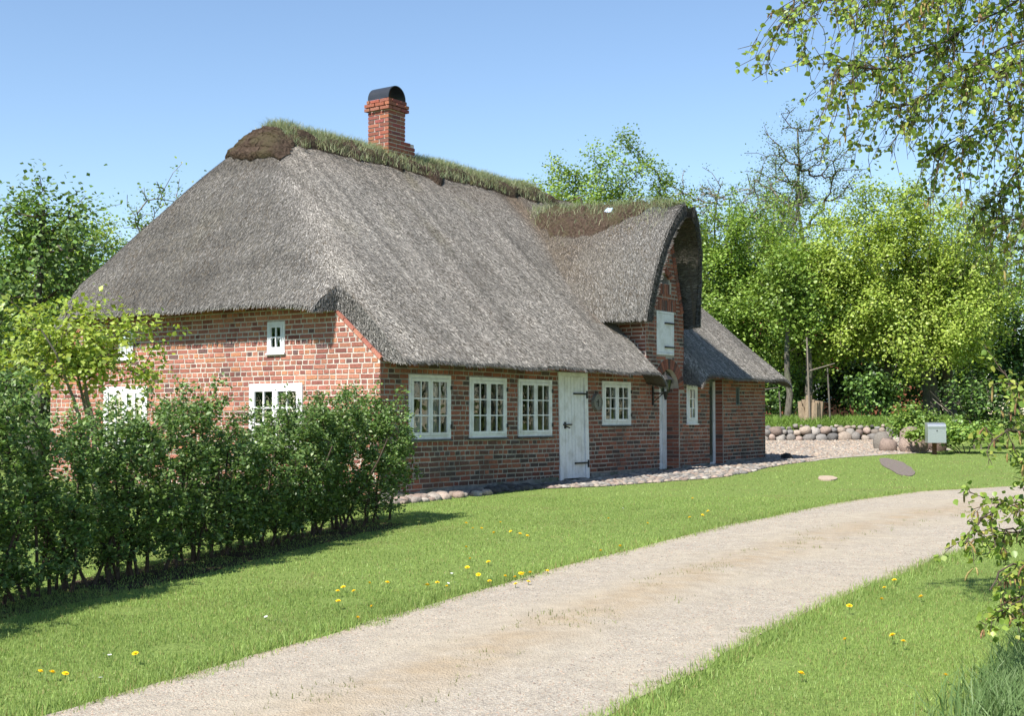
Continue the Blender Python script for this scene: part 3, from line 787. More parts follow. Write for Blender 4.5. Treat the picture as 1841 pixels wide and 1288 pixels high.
# reed ends on the dormer's inner face
n = 16000
ti = g.uniform(0, 80, n); si = g.uniform(0, 0.2, n)
P = dormer_pt(ti, si * .98 + .004, 0.182)
Pc = P.copy(); cdir = np.stack([DU - P[:, 0], 0 * P[:, 0], 3.6 - P[:, 2]], -1)
Nn = cdir / np.linalg.norm(cdir, axis=1)[:, None]
D = np.array([0, -1.0, 0.12])[None] + 0 * Nn; D = D - Nn * (D * Nn).sum(1)[:, None]; D /= np.linalg.norm(D, axis=1)[:, None]
reeds('reed', P, Nn, D, dormer, np.full((n, 3), 0.9), L=(0.1, 0.25), seed=4)

n = 9000
k_ = g.uniform(0, 79.9, n); a_ = g.uniform(0, 1, n)[:, None]
P = dormer_pt(k_, np.zeros(n)) * (1 - a_) + dormer_pt(k_, np.full(n, .004), 0.19) * a_
Nn = np.tile(np.array([0, -1.0, 0.0]), (n, 1)); inw = dormer_pt(k_, np.full(n, .004), 0.19) - dormer_pt(k_, np.zeros(n)); inw[:, 1] = 0; inw /= np.linalg.norm(inw, axis=1)[:, None] + 1e-9
reeds('reed', P, Nn, inw + np.array([0, 0, -.5]) + 0.001, dormer, np.full((n, 3), .5), L=(.04, .10), lift=0.035, seed=14)  # rim reeds darkened, shade of the front edge put into their tint

# ---------------------------------------------------------------- turf on the ridge
def surf_patch(name, fp, a0, a1, b0f, b1f, na, nb, th, parent, mat='turf', amp=0.03, seed=0, edge=0.25):
    """thick uneven pad lying on a surface fp(a,b); a along, b across between b0f(a) and b1f(a)"""
    V = []; 
    for i in range(na + 1):
        a = a0 + (a1 - a0) * i / na; lo, hi = b0f(a), b1f(a)
        for j in range(nb + 1):
            t = j / nb; b = lo + (hi - lo) * t
            p = np.array(fp(a, b))
            ed = min(t, 1 - t, i / na * 1.5, (1 - i / na) * 1.5)
            k = min(1, ed / edge) ** 0.5
            h = th * k + amp * (fbm((p[0] * 3 + seed, p[1] * 3, p[2] * 3), 1.5, 3) + 0.5 * mnoise.noise(Vector((p[0] * 14, p[1] * 14, p[2] * 14 + seed)))) * k
            V.append(p + np.array([0, -0.35 * h, 0.9 * h]))
    nb1 = nb + 1
    Fp = np.array([(i * nb1 + j, i * nb1 + j + 1, (i + 1) * nb1 + j + 1, (i + 1) * nb1 + j) for i in range(na) for j in range(nb)])
    return obj(name, np.array(V), Fp, mat, parent, smooth=False)
fm = lambda a, b: (a, b, float(main_z(a, b)) - 0.01)
RC = HW / 2
edge_n = lambda a, s: 0.10 * mnoise.noise(Vector((a * 2.3, s, 0))) + 0.05 * mnoise.noise(Vector((a * 7, s, 3)))
lowr = lambda a: RC - 0.52 + edge_n(a, 1) - 0.22 * math.exp(-((a - 5.15) / 0.22) ** 2)
turf = surf_patch('ridge_turf', fm, 1.30, 9.6, lowr, lambda a: RC + 0.62 + edge_n(a, 7), 170, 26, 0.13, roof, amp=0.06, seed=2, edge=0.10)
turf['label'] = 'peat turf laid along the ridge with grass growing on it'
for k in range(6):                                     # layered turves over the hip end
    hw_ = 0.66 - 0.06 * k; u0 = 1.0 + 0.10 * k; cuts_ = [-1, -0.35 + 0.15 * (k % 2), 0.3 + 0.2 * (k % 2), 1]
    for c0_, c1_ in zip(cuts_[:-1], cuts_[1:]):
        V = []; na, nb = 16, 6
        for i in range(na + 1):
            a = RC + hw_ * (c0_ + (c1_ - c0_) * (0.015 + 0.97 * i / na)); q0 = 0.16 * ((a - RC) / 0.8) ** 2 + 0.05 * mnoise.noise(Vector((a * 5, k * 3.1, 0)))
            for j in range(-1, nb + 1):
                t = max(j, 0) / nb; uu_ = u0 + q0 + 0.26 * t
                h = -0.03 if j < 0 else (0.125 * (1 - 0.5 * t) + 0.045 * fbm((a * 6, t * 2, k), 1.5, 3)) * min(1, 4 * (1 - abs(a - RC) / hw_) + .1)
                V.append((uu_ - 0.55 * h + (0.015 if j < 0 else 0), a, float(main_z(uu_, a)) + 0.02 + 0.7 * h))
        n1 = nb + 2
        Fp = np.array([(i * n1 + j, i * n1 + j + 1, (i + 1) * n1 + j + 1, (i + 1) * n1 + j) for i in range(na) for j in range(n1 - 1)])
        obj('turf_slab', np.array(V), Fp, 'turf', turf, smooth=False)
def dt_f(a, b):                                        # dormer turf: a along the dormer (0..1), b profile index
    return tuple(dormer_pt(np.array([b]), np.array([a]))[0])
dturf = surf_patch('dormer_turf', dt_f, 0.035, 0.86, lambda a: 39.0 - 16.0 * min(1, max(0, (a - 0.02) / 0.40)) ** 0.8 + 2.5 * mnoise.noise(Vector((a * 14, 1, 0))) + (5 * max(0, a - .62) / .24), lambda a: 48 + 6 * min(1, a * 3), 110, 40, 0.13, dormer, amp=0.07, seed=5, edge=0.10)
dturf['label'] = 'bare brown peat turf capping the dormer roof'
sheet = surf_patch('felt_strip', dt_f, 0.04, 0.22, lambda a: 37.4 - 13.5 * min(1, max(0, (a - 0.02) / 0.40)) ** 0.8, lambda a: 40.0 - 13 * min(1, max(0, (a - 0.02) / 0.40)) ** 0.8, 20, 4, 0.05, dturf, 'blacksheet', 0.01, 8, 0.3)
scrap = surf_patch('blue_sheet', dt_f, 0.385, 0.44, lambda a: 29.0, lambda a: 31.0, 10, 6, 0.175, dturf, 'plastic', 0.03, 12, 0.3)

def blades(name, P, parent, mat, L, wd, colf, lean=0.35, seed=0, kind=True, updir=(0, 0, 1), seg=False):
    g = np.random.default_rng(seed); n = len(P)
    ang = g.uniform(0, 2 * np.pi, n); L_ = g.uniform(L[0], L[1], n)[:, None]; w_ = g.uniform(wd[0], wd[1], n)[:, None]
    ln = np.abs(g.normal(0, lean, n))[:, None]
    dirh = np.stack([np.cos(ang), np.sin(ang), 0 * ang], -1); up = np.array(updir, float)
    d = up + dirh * ln; d /= np.linalg.norm(d, axis=1)[:, None]
    a2 = g.uniform(0, 2 * np.pi, n); s = np.stack([np.cos(a2), np.sin(a2), 0 * a2], -1)
    c = colf(g, n, P)
    if seg:
        mid = P + d * L_ * 0.55; tip = mid + (d * 0.8 + dirh * (0.25 + ln)) * L_ * 0.45
        V = np.stack([P - s * w_ / 2, P + s * w_ / 2, mid + s * w_ * .4, mid - s * w_ * .4, tip], 1).reshape(-1, 3)
        b0 = np.arange(n)[:, None] * 5
        Fq = np.concatenate([b0 + np.array([0, 1, 2]), b0 + np.array([0, 2, 3]), b0 + np.array([3, 2, 4])])
        o = obj(name, V, Fq, mat, parent, np.repeat(c, 5, 0))
    else:
        V = np.stack([P - s * w_ / 2, P + s * w_ / 2, P + d * L_], 1).reshape(-1, 3)
        o = obj(name, V, np.arange(n * 3).reshape(n, 3), mat, parent, np.repeat(c, 3, 0))
    if kind: tag(o, kind='stuff')
    return o
def dry_col(g, n, P):
    a = np.array([0.20, 0.27, 0.14]); b = np.array([0.44, 0.42, 0.27]); t = (g.uniform(0, 1, n) ** 1.6)[:, None]
    return (a * (1 - t) + b * t) * g.uniform(.7, 1.2, n)[:, None]
n = 30000
ua = g.uniform(1.5, 9.0, n); va = RC + g.normal(0.02, 0.27, n); va = np.clip(va, RC - .62, RC + .6)
den = np.array([mnoise.noise(Vector((a * 1.8, b * 2, 4))) for a, b in zip(ua, va)]) > -0.35
skipc = (ua > 4.15) & (ua < 4.98) & (va > 3.5) & (va < 4.06)
ok = den & ~skipc
P = np.stack([ua, va, main_z(ua, va) + 0.09], -1)[ok]
blades('grass', P, turf, 'grass', (0.06, 0.23), (0.004, 0.009), dry_col, 0.75, 11, seg=True)
n = 15000
si = g.uniform(0.05, 0.9, n); ti = 40 + g.normal(0, 5.5, n)
P = dormer_pt(ti, si); P[:, 2] += 0.09
blades('grass', P, dturf, 'grass', (0.06, 0.23), (0.004, 0.009), dry_col, 0.8, 12, seg=True)

# ---------------------------------------------------------------- chimney
CU0, CU1, CV0, CV1 = 4.19, 4.66, 3.53, 4.03
m = MB(); m.box(lambda s, z, d: (s, d, z), CU0 + .012, CU1 - .012, 5.4, 7.02, CV0 + .012, CV1 - .012)
m.box(lambda s, z, d: (s, d, z), CU0 + .01, 4.94 - .012, 5.4, 6.27, CV0 + .014, CV1 - .02)
chim = m.build('chimney', 'mortar', house); chim['label'] = 'red brick chimney with stepped foot and arched metal cap'
mb = MB()
def ring(z, u0, u1, v0, v1, k, hgt=0.055):
    def run(a, b, off):
        x = a; out = []; first = True
        while x < b - 0.01:
            L = 0.235 if not (first and off) else 0.115; first = False
            e = min(x + L, b)
            if b - e < 0.05: e = b
            out.append((x + .002, e - .018 if e < b else e)); x = e
        return out
    cc = lambda: tuple(c * random.uniform(.85, 1.15) for c in random.choice([(0.27, 0.095, 0.068), (0.31, 0.115, 0.08), (0.22, 0.078, 0.06), (0.29, 0.105, 0.072)]))
    for a, b in run(u0, u1, k % 2):
        mb.box(lambda s, zz, d: (s, d, zz), a, b, z, z + hgt, v0, v0 + .05, cc(), .002); mb.box(lambda s, zz, d: (s, d, zz), a, b, z, z + hgt, v1 - .05, v1, cc(), .002)
    for a, b in run(v0 + .002, v1 - .002, (k + 1) % 2):
        mb.box(lambda s, zz, d: (u0 + d, s, zz), a, b, z, z + hgt, -.001, .05, cc(), .002); mb.box(lambda s, zz, d: (u1 - .05 + d, s, zz), a, b, z, z + hgt, 0, .051, cc(), .002)
z = 5.55; k = 0
while z < 7.0:
    if z < 6.18: ring(z, CU0, 4.94, CV0, CV1, k)
    elif z < 6.26: ring(z, CU0, 4.81, CV0, CV1, k)
    elif 6.78 < z < 6.94: ring(z, CU0 - .05, CU1 + .05, CV0 - .05, CV1 + .05, k)
    elif z >= 6.94: ring(z, CU0 - .02, CU1 + .02, CV0 - .02, CV1 + .02, k)
    else: ring(z, CU0, CU1, CV0, CV1, k)
    z += 0.0745; k += 1
tag(mb.build('brickwork', 'brick', chim, True), kind='stuff')
zc = z - 0.0745 + 0.065
V = []; n = 20; ra = 0.245; rh = 0.255; cu = (CU0 + CU1) / 2
for vv_ in (CV0 - 0.0, CV1 + 0.0):
    for rr in (1.0, 0.94):
        for i in range(n + 1):
            a = math.pi * i / n; V.append((cu - ra * rr * math.cos(a), vv_, zc + rh * rr * math.sin(a) ** 0.9))
q = n + 1
F = [(i, i + 1, 2 * q + i + 1, 2 * q + i) for i in range(n)] + [(q + i + 1, q + i, 3 * q + i, 3 * q + i + 1) for i in range(n)] + [(i + 1, i, q + i, q + i + 1) for i in range(n)] + [(2 * q + i, 2 * q + i + 1, 3 * q + i + 1, 3 * q + i) for i in range(n)]
obj('chimney_cap', V, F, 'cap', chim, smooth=False)

# ---------------------------------------------------------------- lantern and dial (hang on the wall)
lan = tag(empty('wall_lantern', H2W(7.62, -0.012, 1.40), YAW), 'black iron coach lantern on a bracket beside the porch', 'lantern')
m = MB(); m.box(TF, -.02, .02, 0.0, .5, -.02, .02); m.cyl((0, -.02, .22), (0, -.28, .22), .012, .012); m.cyl((0, -.02, .06), (0, -.22, .22), .009, .009); m.build('bracket', 'iron', lan)
m = MB(); m.cyl((0, -.27, .10), (0, -.27, .24), .02, .05, 6); m.cyl((0, -.27, .24), (0, -.27, .255), .085, .085, 6)
for i in range(6):
    a = i * math.pi / 3; m.cyl((.07 * math.cos(a), -.27 + .07 * math.sin(a), .25), (.115 * math.cos(a), -.27 + .115 * math.sin(a), .47), .007, .007, 5)
m.build('cage', 'iron', lan)
m = MB(); m.cyl((0, -.27, .47), (0, -.27, .475), .165, .165, 6); m.cyl((0, -.27, .475), (0, -.27, .56), .16, .045, 6); m.cyl((0, -.27, .56), (0, -.27, .62), .02, .012, 6); m.build('hood', 'iron', lan)
m = MB(); m.cyl((0, -.27, .255), (0, -.27, .468), .066, .108, 6, caps=False); m.build('pane', 'glass', lan)
dial = tag(empty('wall_dial', H2W(5.62, -0.011, 1.44), YAW), 'round grey stone dial hung between door and small window', 'wall dial')
m = MB(); m.cyl((0, .005, 0), (0, -.05, 0), .14, .135, 28); m.build('disc', 'dial', dial)
m = MB()
for i in range(28):
    a0, a1 = i * 2 * math.pi / 28, (i + 1) * 2 * math.pi / 28
    pp = [(r * math.cos(a), -.062, r * math.sin(a)) for r, a in ((.118, a0), (.118, a1), (.14, a1), (.14, a0))]
    m.add(pp + [(x, -.045, z) for x, _, z in pp], BOXF)
m.build('rim', 'dial', dial)
m = MB(); m.box(TF, -.008, .012, -.07, .05, .05, .058); m.box(TF, -.05, .03, .0, .016, .05, .057); m.build('hand', 'iron', dial)

# ================================================================== VEGETATION HELPERS
def tubes(p0, p1, r0, r1, sides=4):
    """one prism per segment, all in one array"""
    p0 = np.asarray(p0); p1 = np.asarray(p1); n = len(p0)
    d = p1 - p0; d = d / (np.linalg.norm(d, axis=1)[:, None] + 1e-9)
    ref = np.where(np.abs(d[:, 2:3]) > 0.9, np.array([[1.0, 0, 0]]), np.array([[0, 0, 1.0]]))
    a = np.cross(d, ref); a /= np.linalg.norm(a, axis=1)[:, None] + 1e-9; b = np.cross(d, a)
    V = []
    for p, r in ((p0, r0), (p1, r1)):
        for k in range(sides):
            t = 2 * np.pi * k / sides
            V.append(p + (a * np.cos(t) + b * np.sin(t)) * np.asarray(r)[:, None])
    V = np.stack(V, 1).reshape(-1, 3)
    base = np.arange(n)[:, None] * (2 * sides)
    F = np.concatenate([base + np.array([k, (k + 1) % sides, sides + (k + 1) % sides, sides + k]) for k in range(sides)])
    return V, F

def grow(stems, tips, step=0.5, rtip=0.006, pw=0.42, up=0.35, seed=0, start_frac=0.35, rmax=None, curve=0.18):
    """join every twig tip to the nearest limb below it; returns segments and, for every tip, its last points"""
    g = np.random.default_rng(seed)
    pos_ = []; par = []; allow = []; sid = []
    for si, st in enumerate(stems):
        for i, p in enumerate(st):
            pos_.append(np.array(p, float)); par.append(-1 if i == 0 else len(pos_) - 2); allow.append(i >= len(st) * start_frac); sid.append(si)
    nstem = len(pos_)
    cap = nstem + len(tips) * 12
    A = np.zeros((cap, 3)); A[:nstem] = pos_; par = list(par)
    al = np.zeros(cap, bool); al[:nstem] = allow
    n = nstem
    base = A[:nstem][al[:nstem]]
    dd = np.array([np.min(np.linalg.norm(base - t, axis=1)) for t in tips])
    paths = []
    for k in np.argsort(dd):
        t = tips[k]; dv = t - A[:n]
        ds = np.linalg.norm(dv, axis=1)
        cost = ds + np.where(dv[:, 2] < 0, -dv[:, 2] * up * 3, 0) + np.where(al[:n], 0, 1e6)
        j = int(np.argmin(cost)); L = ds[j]
        m = int(min(10, max(2, round(L / step))))
        p0 = A[j]; mid = (p0 + t) / 2 + g.normal(0, curve * L, 3) * np.array([1, 1, .6]) + np.array([0, 0, curve * 0.5 * L])
        prev = j; path = [p0]
        for i in range(1, m + 1):
            s_ = i / m; q = (1 - s_) ** 2 * p0 + 2 * s_ * (1 - s_) * mid + s_ ** 2 * t
            if n >= cap: break
            A[n] = q; al[n] = i < m; par.append(prev); prev = n; n += 1; path.append(q)
        paths.append(path[-3:])
    cntd = np.zeros(n); ch = np.zeros(n, int)
    for i in range(n):
        if par[i] >= 0: ch[par[i]] += 1
    cntd[ch == 0] = 1
    for i in range(n - 1, -1, -1):
        if par[i] >= 0: cntd[par[i]] += cntd[i]
    rad = rtip * np.maximum(cntd, 1) ** pw
    if rmax: rad = np.minimum(rad, rmax)
    par = np.array(par)
    return A[:n], par, rad, nstem, paths

LEAF4 = (np.array([(0, 0, 0), (0.42, 0.45, 0.10), (0, 1.0, 0), (-0.42, 0.45, 0.10)]), np.array([(0, 1, 2), (0, 2, 3)]))
LEAF6 = (np.array([(0, 0, 0), (0.34, 0.22, 0.07), (0.38, 0.5, 0.09), (0, 1.0, -0.03), (-0.38, 0.5, 0.09), (-0.34, 0.22, 0.07)]), np.array([(0, 1, 2), (0, 2, 3), (0, 3, 4), (0, 4, 5)]))
def leaves(name, P, size, colf, parent, g, shape=LEAF4, droop=0.0, flat=0.6, aspect=1.0, mat='leaf', centre=None, out=0.0, nout=0.75):
    n = len(P)
    ax = g.normal(0, 1, (n, 3)); ax[:, 2] = ax[:, 2] * 0.6 - droop
    if centre is not None: ax += out * (P - centre) / (np.linalg.norm(P - centre, axis=1)[:, None] + 1e-6)
    ax /= np.linalg.norm(ax, axis=1)[:, None]
    nr = g.normal(0, 1, (n, 3)) * (1 - flat); nr[:, 2] += flat * 1.6
    if centre is not None: nr += nout * (P - centre) / (np.linalg.norm(P - centre, axis=1)[:, None] + 1e-6)
    sd = np.cross(ax, nr); sd /= np.linalg.norm(sd, axis=1)[:, None] + 1e-9; nr = np.cross(sd, ax)
    sz = g.uniform(*size, n)
    B, Fb = shape
    V = P[:, None, :] + (sd[:, None, :] * B[None, :, 0:1] * aspect + ax[:, None, :] * B[None, :, 1:2] + nr[:, None, :] * B[None, :, 2:3]) * sz[:, None, None]
    k = len(B)
    F = (np.arange(n)[:, None, None] * k + Fb[None]).reshape(-1, 3)
    c = colf(g, n, P)
    return tag(obj(name, V.reshape(-1, 3), F, mat, parent, np.repeat(c, k, 0)), kind='stuff')

def pal(cols_, amp=0.18, seed=0, nsc=0.9, namp=0.22):
    cols_ = np.array(cols_)
    def f(g, n, P):
        i = g.integers(0, len(cols_), n)
        c = cols_[i] * g.uniform(1 - amp, 1 + amp, n)[:, None]
        q = np.sin(P[:, 0] * 2.1 * nsc + seed) + np.sin(P[:, 1] * 1.7 * nsc + 2 * seed) + np.sin(P[:, 2] * 2.6 * nsc + 3 * seed)
        return c * (1 + namp * q / 3)[:, None]
    return f

def crown_pts(g, n, c, r, lump=0.28, seed=0, bias=0.45, zcut=-0.9):
    out = []
    while len(out) < n:
        d = g.normal(0, 1, (n, 3)); d /= np.linalg.norm(d, axis=1)[:, None]
        rr = g.uniform(0, 1, n) ** bias
        lm = np.array([1 + lump * 1.6 * mnoise.noise(Vector(x * 1.9) + Vector((seed, seed * .7, 0))) for x in d])
        gap = np.array([mnoise.noise(Vector(x * y * 3.1) + Vector((seed * 3, 0, seed))) for x, y in zip(d, rr)]) > -0.28
        ok = (d[:, 2] > zcut) & gap
        out.extend((np.array(c) + d * (rr * lm)[:, None] * np.array(r))[ok])
    return np.array(out[:n])

def tree(name, label, cat, X, Y, zc, r, trunk_r, ntips, nleaf, size, colf, seed, trunk_to=0.75, twig='twig', bark='bark', stems=1, spread=0.16, sig=0.24, group=None, rtip=0.008, lean=(0, 0), cx=None, droop=0.1, flat=0.55, bias=0.45, shape=LEAF4, zcut=-0.9, base_z=None, spray=False, lump=0.28, aspect=1.0):
    g = np.random.default_rng(seed)
    z0 = float(gz(Y)) - 0.06 if base_z is None else base_z
    root = tag(empty(name, (X, Y, z0)), label, cat, group)
    b = np.array([0, 0, 0.0]); c = np.array([(cx if cx is not None else X) - X, 0, zc - z0])
    sts = []
    for k in range(stems):
        off = np.array([g.normal(0, spread), g.normal(0, spread), 0]) if stems > 1 else np.zeros(3)
        top = np.array([c[0] * 0.8 + off[0] * 7 + lean[0], off[1] * 7 + lean[1], c[2] + r[2] * (trunk_to * 2 - 1) * (1 if stems == 1 else g.uniform(.6, 1))])
        m = 9; st = []
        for i in range(m):
            t = i / (m - 1); st.append(b + off + (top - off) * np.array([t ** 1.4, t ** 1.4, t]) + g.normal(0, 0.05, 3) * np.array([1, 1, 0]) * (i > 0) * (c[2] / 4))
        sts.append(st)
    tips = crown_pts(g, ntips, c, r, lump, seed, bias, zcut)
    tips[:, 2] = np.maximum(tips[:, 2], 0.5)
    if spray: tips[:, :2] = c[:2] + (tips[:, :2] - c[:2]) * (0.45 + 0.55 * ((tips[:, 2] - tips[:, 2].min()) / np.ptp(tips[:, 2])))[:, None]
    A, par, rad, ns_, paths = grow(sts, tips, step=max(r) / 6, rtip=rtip, seed=seed)
    rad[:ns_] = np.maximum(rad[:ns_] * 0, 0)
    per = ns_ // stems
    for k in range(stems):
        rad[k * per:(k + 1) * per] = trunk_r * np.linspace(1.0, 0.28, per) * np.where(np.arange(per) == 0, 1.35, 1)
    idx = np.arange(len(A)); tr = (idx < ns_) & (par >= 0)
    rp = rad[np.maximum(par, 0)]; 
    for k in range(stems):
        ii = idx[(idx >= k * per) & (idx < (k + 1) * per) & (par >= 0)]
        V, F = tubes(A[par[ii]], A[ii], rp[ii], rad[ii], 9)
        obj('trunk' if stems == 1 else 'stem', V, F, bark, root, smooth=True)
    ii = idx[idx >= ns_]
    V, F = tubes(A[par[ii]], A[ii], np.minimum(rp[ii], rad[ii] * 1.6), rad[ii], 3)
    tag(obj('branches', V, F, twig, root), kind='stuff')
    pts = []
    per_tip = max(1, nleaf // len(paths))
    for path in paths:
        p = np.array(path)
        t = g.uniform(0, 1, per_tip) ** 0.7 * (len(p) - 1); i = np.minimum(t.astype(int), len(p) - 2); f_ = (t - i)[:, None]
        pts.append(p[i] * (1 - f_) + p[i + 1] * f_ + g.normal(0, sig, (per_tip, 3)))
    leaves('foliage', np.concatenate(pts), size, colf, root, g, shape, droop, flat, aspect, centre=c, out=0.35)
    return root

# ================================================================== LAWN GRASS
def poly_between(u, a, b):
    va = np.interp(u, [p[0] for p in a], [p[1] for p in a]); vb = np.interp(u, [p[0] for p in b], [p[1] for p in b]); return va, vb
def road_mask(u, v, mrg=0.0):
    # signed: inside the road. edges as polylines in u are single valued up to the bend
    l = np.interp(u, [p[0] for p in ROAD_L], [p[1] for p in ROAD_L]); r_ = np.interp(u, [p[0] for p in ROAD_R], [p[1] for p in ROAD_R])
    wob = 0.07 * np.sin(u * 3.1) + 0.05 * np.sin(u * 7.7 + 1) + 0.04 * np.sin(u * 17 + 2)
    return (v < l + wob - mrg) & (v > r_ + wob + mrg)
def bare(u, v):
    m = road_mask(u, v, 0.05)
    m |= (u > -0.1) & (u < HL + .1) & (v > -0.12) & (v < HW + .2)
    ca = np.interp(u, [p[0] for p in COB_A], [p[1] for p in COB_A]); m |= (u > 3.3) & (u < 12.9) & (v > ca + 0.05 * np.sin(u * 9)) & (v < 0.1)
    ya = np.interp(u, [p[0] for p in YARD_A], [p[1] for p in YARD_A]); yb = np.interp(u, [p[0] for p in YARD_B], [p[1] for p in YARD_B])
    m |= (u > 9.8) & (u < 25) & (v > ya + 0.06 * np.sin(u * 8)) & (v < yb)
    m |= (u > -.2) & (u < 3.6) & (v > -0.42 + 0.06 * np.sin(u * 5)) & (v < 0.1)
    return m
def lawn_points(g, n, y0, y1, pad=1.2):
    Y = np.sqrt(g.uniform(y0 ** 2, y1 ** 2, n)); hw_ = Y * 0.3928 + pad
    X = g.uniform(-1, 1, n) * hw_
    return X, Y
def lawn_col(g, n, P):
    a = np.array([0.195, 0.30, 0.075]); b = np.array([0.295, 0.385, 0.11]); d = np.array([0.33, 0.29, 0.12])
    t = g.uniform(0, 1, n)[:, None]; c = a * (1 - t) + b * t
    x, y = P[:, 0], P[:, 1]
    q = (np.sin(x * 1.3 + y * .6) + np.sin(x * .5 - y * 1.1 + 2) + np.sin(x * 2.9 + y * 2.3 + 1) + np.sin(x * 5.1 - y * 4.3)) / 4
    c = c * (1 + 0.20 * q)[:, None]
    dry = (g.uniform(0, 1, n) < 0.07 + 0.10 * np.clip(q, 0, 1))[:, None]
    return np.where(dry, d * g.uniform(.7, 1.1, (n, 1)), c * g.uniform(.8, 1.2, (n, 1)))
g = np.random.default_rng(21)
P_all = []
for n, y0, y1, L, wd in ((330000, 5.6, 10.5, (0.012, 0.034), (0.004, 0.0075)), (240000, 10.5, 19, (0.013, 0.034), (0.006, 0.011)), (130000, 19, 40, (0.015, 0.036), (0.010, 0.02))):
    X, Y = lawn_points(g, n, y0, y1)
    u, v = W2H(X, Y)
    ok = ~bare(u, v)
    thin = np.array(np.sin(X * 3.7 + Y * 1.9) + np.sin(X * 1.2 - Y * 4.1) > 1.75) & (g.uniform(0, 1, n) < 0.8)
    ok &= ~thin
    X, Y = X[ok], Y[ok]
    P = np.stack([X, Y, gz(Y) - 0.004], -1)
    P_all.append((P, L, wd))
lawn_root = tag(empty('lawn_grass', (0, 12, float(gz(12)))), 'short green lawn around the cottage and along the track', 'grass', kind='stuff')
for k, (P, L, wd) in enumerate(P_all):
    P = P - np.array(lawn_root.location)
    blades('grass', P, lawn_root, 'grass', L, wd, lawn_col, 0.5, 30 + k)
# longer tufts along the road edges, weeds in the middle of the track
def edge_line(poly, off, n, jit):
    u = g.uniform(-11, 7.5, n); v = np.interp(u, [p[0] for p in poly], [p[1] for p in poly]) + off + g.normal(0, jit, n)
    return u, v
uu, vv2 = [], []
for poly, off in ((ROAD_L, 0.06), (ROAD_R, -0.06)):
    a, b = edge_line(poly, off, 16000, 0.07); uu.append(a); vv2.append(b)
uu = np.concatenate(uu); vv2 = np.concatenate(vv2)
wp = H2W(uu, vv2); wp[:, 2] = gz(wp[:, 1]) - 0.004
blades('grass', wp - np.array(lawn_root.location), lawn_root, 'grass', (0.03, 0.085), (0.004, 0.009), lawn_col, 0.7, 51)
n = 11000
cu_ = g.uniform(-10, 6, n); cl = np.interp(cu_, [p[0] for p in ROAD_L], [p[1] for p in ROAD_L]); cr = np.interp(cu_, [p[0] for p in ROAD_R], [p[1] for p in ROAD_R])
cv_ = cl * .53 + cr * .47 + g.normal(0, 0.17, n)
kp = np.array([mnoise.noise(Vector((a * 1.1, b * 2.5, 9))) + 0.6 * mnoise.noise(Vector((a * 4, b * 6, 2))) for a, b in zip(cu_, cv_)]) > 0.16
wp = H2W(cu_[kp], cv_[kp]); wp[:, 2] = gz(wp[:, 1]) + 0.003
weeds = blades('track_weeds', wp, None, 'grass', (0.015, 0.05), (0.006, 0.012), lambda g, n, P: np.array([0.17, 0.20, 0.06]) * g.uniform(.7, 1.2, (n, 1)), 1.0, 52)
tag(weeds, 'sparse low weeds along the middle of the gravel track', 'weeds')
# tall grass at the lower right
n = 5200
Y = g.uniform(6.1, 8.2, n); X = Y * 0.393 - np.abs(g.normal(0, 0.17, n)) * np.clip((8.6 - Y) / 1.6, .25, 1.3) + 0.10
wp = np.stack([X, Y, gz(Y) - 0.01], -1)
blades('tall_grass', wp, None, 'grass', (0.08, 0.30), (0.005, 0.010), lambda g, n, P: (np.array([0.13, 0.22, 0.07]) * (1 - (t := g.uniform(0, 1, n)[:, None])) + np.array([0.19, 0.27, 0.11]) * t), 0.35, 53, seg=True)
tag(bpy.data.objects['tall_grass'], 'tuft of tall blue green grass at the lower right corner', 'grass')

# ------------------------------------------------------------------ dandelions and daisies
def flower_mesh(kind):
    V = []; F = []
    m = MB()
    if kind == 'd':
        n = 14
        for ring_, rr, z0, z1 in ((0, 0.020, 0, 0.006), (1, 0.013, 0.004, 0.012), (2, 0.007, 0.008, 0.015)):
            for i in range(n):
                a = 2 * math.pi * (i + ring_ * .5) / n; b = math.pi / n * .9
                m.add([(0, 0, z0), (rr * math.cos(a - b), rr * math.sin(a - b), z1), (rr * 1.1 * math.cos(a), rr * 1.1 * math.sin(a), z1 + .001), (rr * math.cos(a + b), rr * math.sin(a + b), z1)], [(0, 1, 2, 3)])
    else:
        n = 11
        for i in range(n):
            a = 2 * math.pi * i / n; b = .2
            m.add([(0, 0, 0), (.010 * math.cos(a - b), .010 * math.sin(a - b), .002), (.013 * math.cos(a), .013 * math.sin(a), .003), (.010 * math.cos(a + b), .010 * math.sin(a + b), .002)], [(0, 1, 2, 3)])
    return m
md = flower_mesh('d'); mw = flower_mesh('w')
heads = {}; stems_m = {}
def flower(kind, X, Y, h, sc_, label, group):
    z = float(gz(Y))
    root = tag(empty('dandelion' if kind == 'd' else 'daisy', (X, Y, z)), label, 'flower', group)
    if kind not in heads:
        o = md.build('flower_head', 'dandelion', root) if kind == 'd' else mw.build('flower_head', 'petal', root)
        st = MB(); st.cyl((0, 0, -0.01), (0, 0, 1.0), .0022, .002, 5); s_ = st.build('stem', 'stemgreen', root)
        heads[kind] = o.data; stems_m[kind] = s_.data
    else:
        o = bpy.data.objects.new('flower_head', heads[kind]); s_ = bpy.data.objects.new('stem', stems_m[kind])
        for q in (o, s_): col.objects.link(q); q.parent = root
    o.location = (0, 0, h); o.scale = (sc_,) * 3; o.rotation_euler = (random.uniform(-.5, .3), random.uniform(-.4, .4), random.uniform(0, 6))
    s_.scale = (1, 1, h)
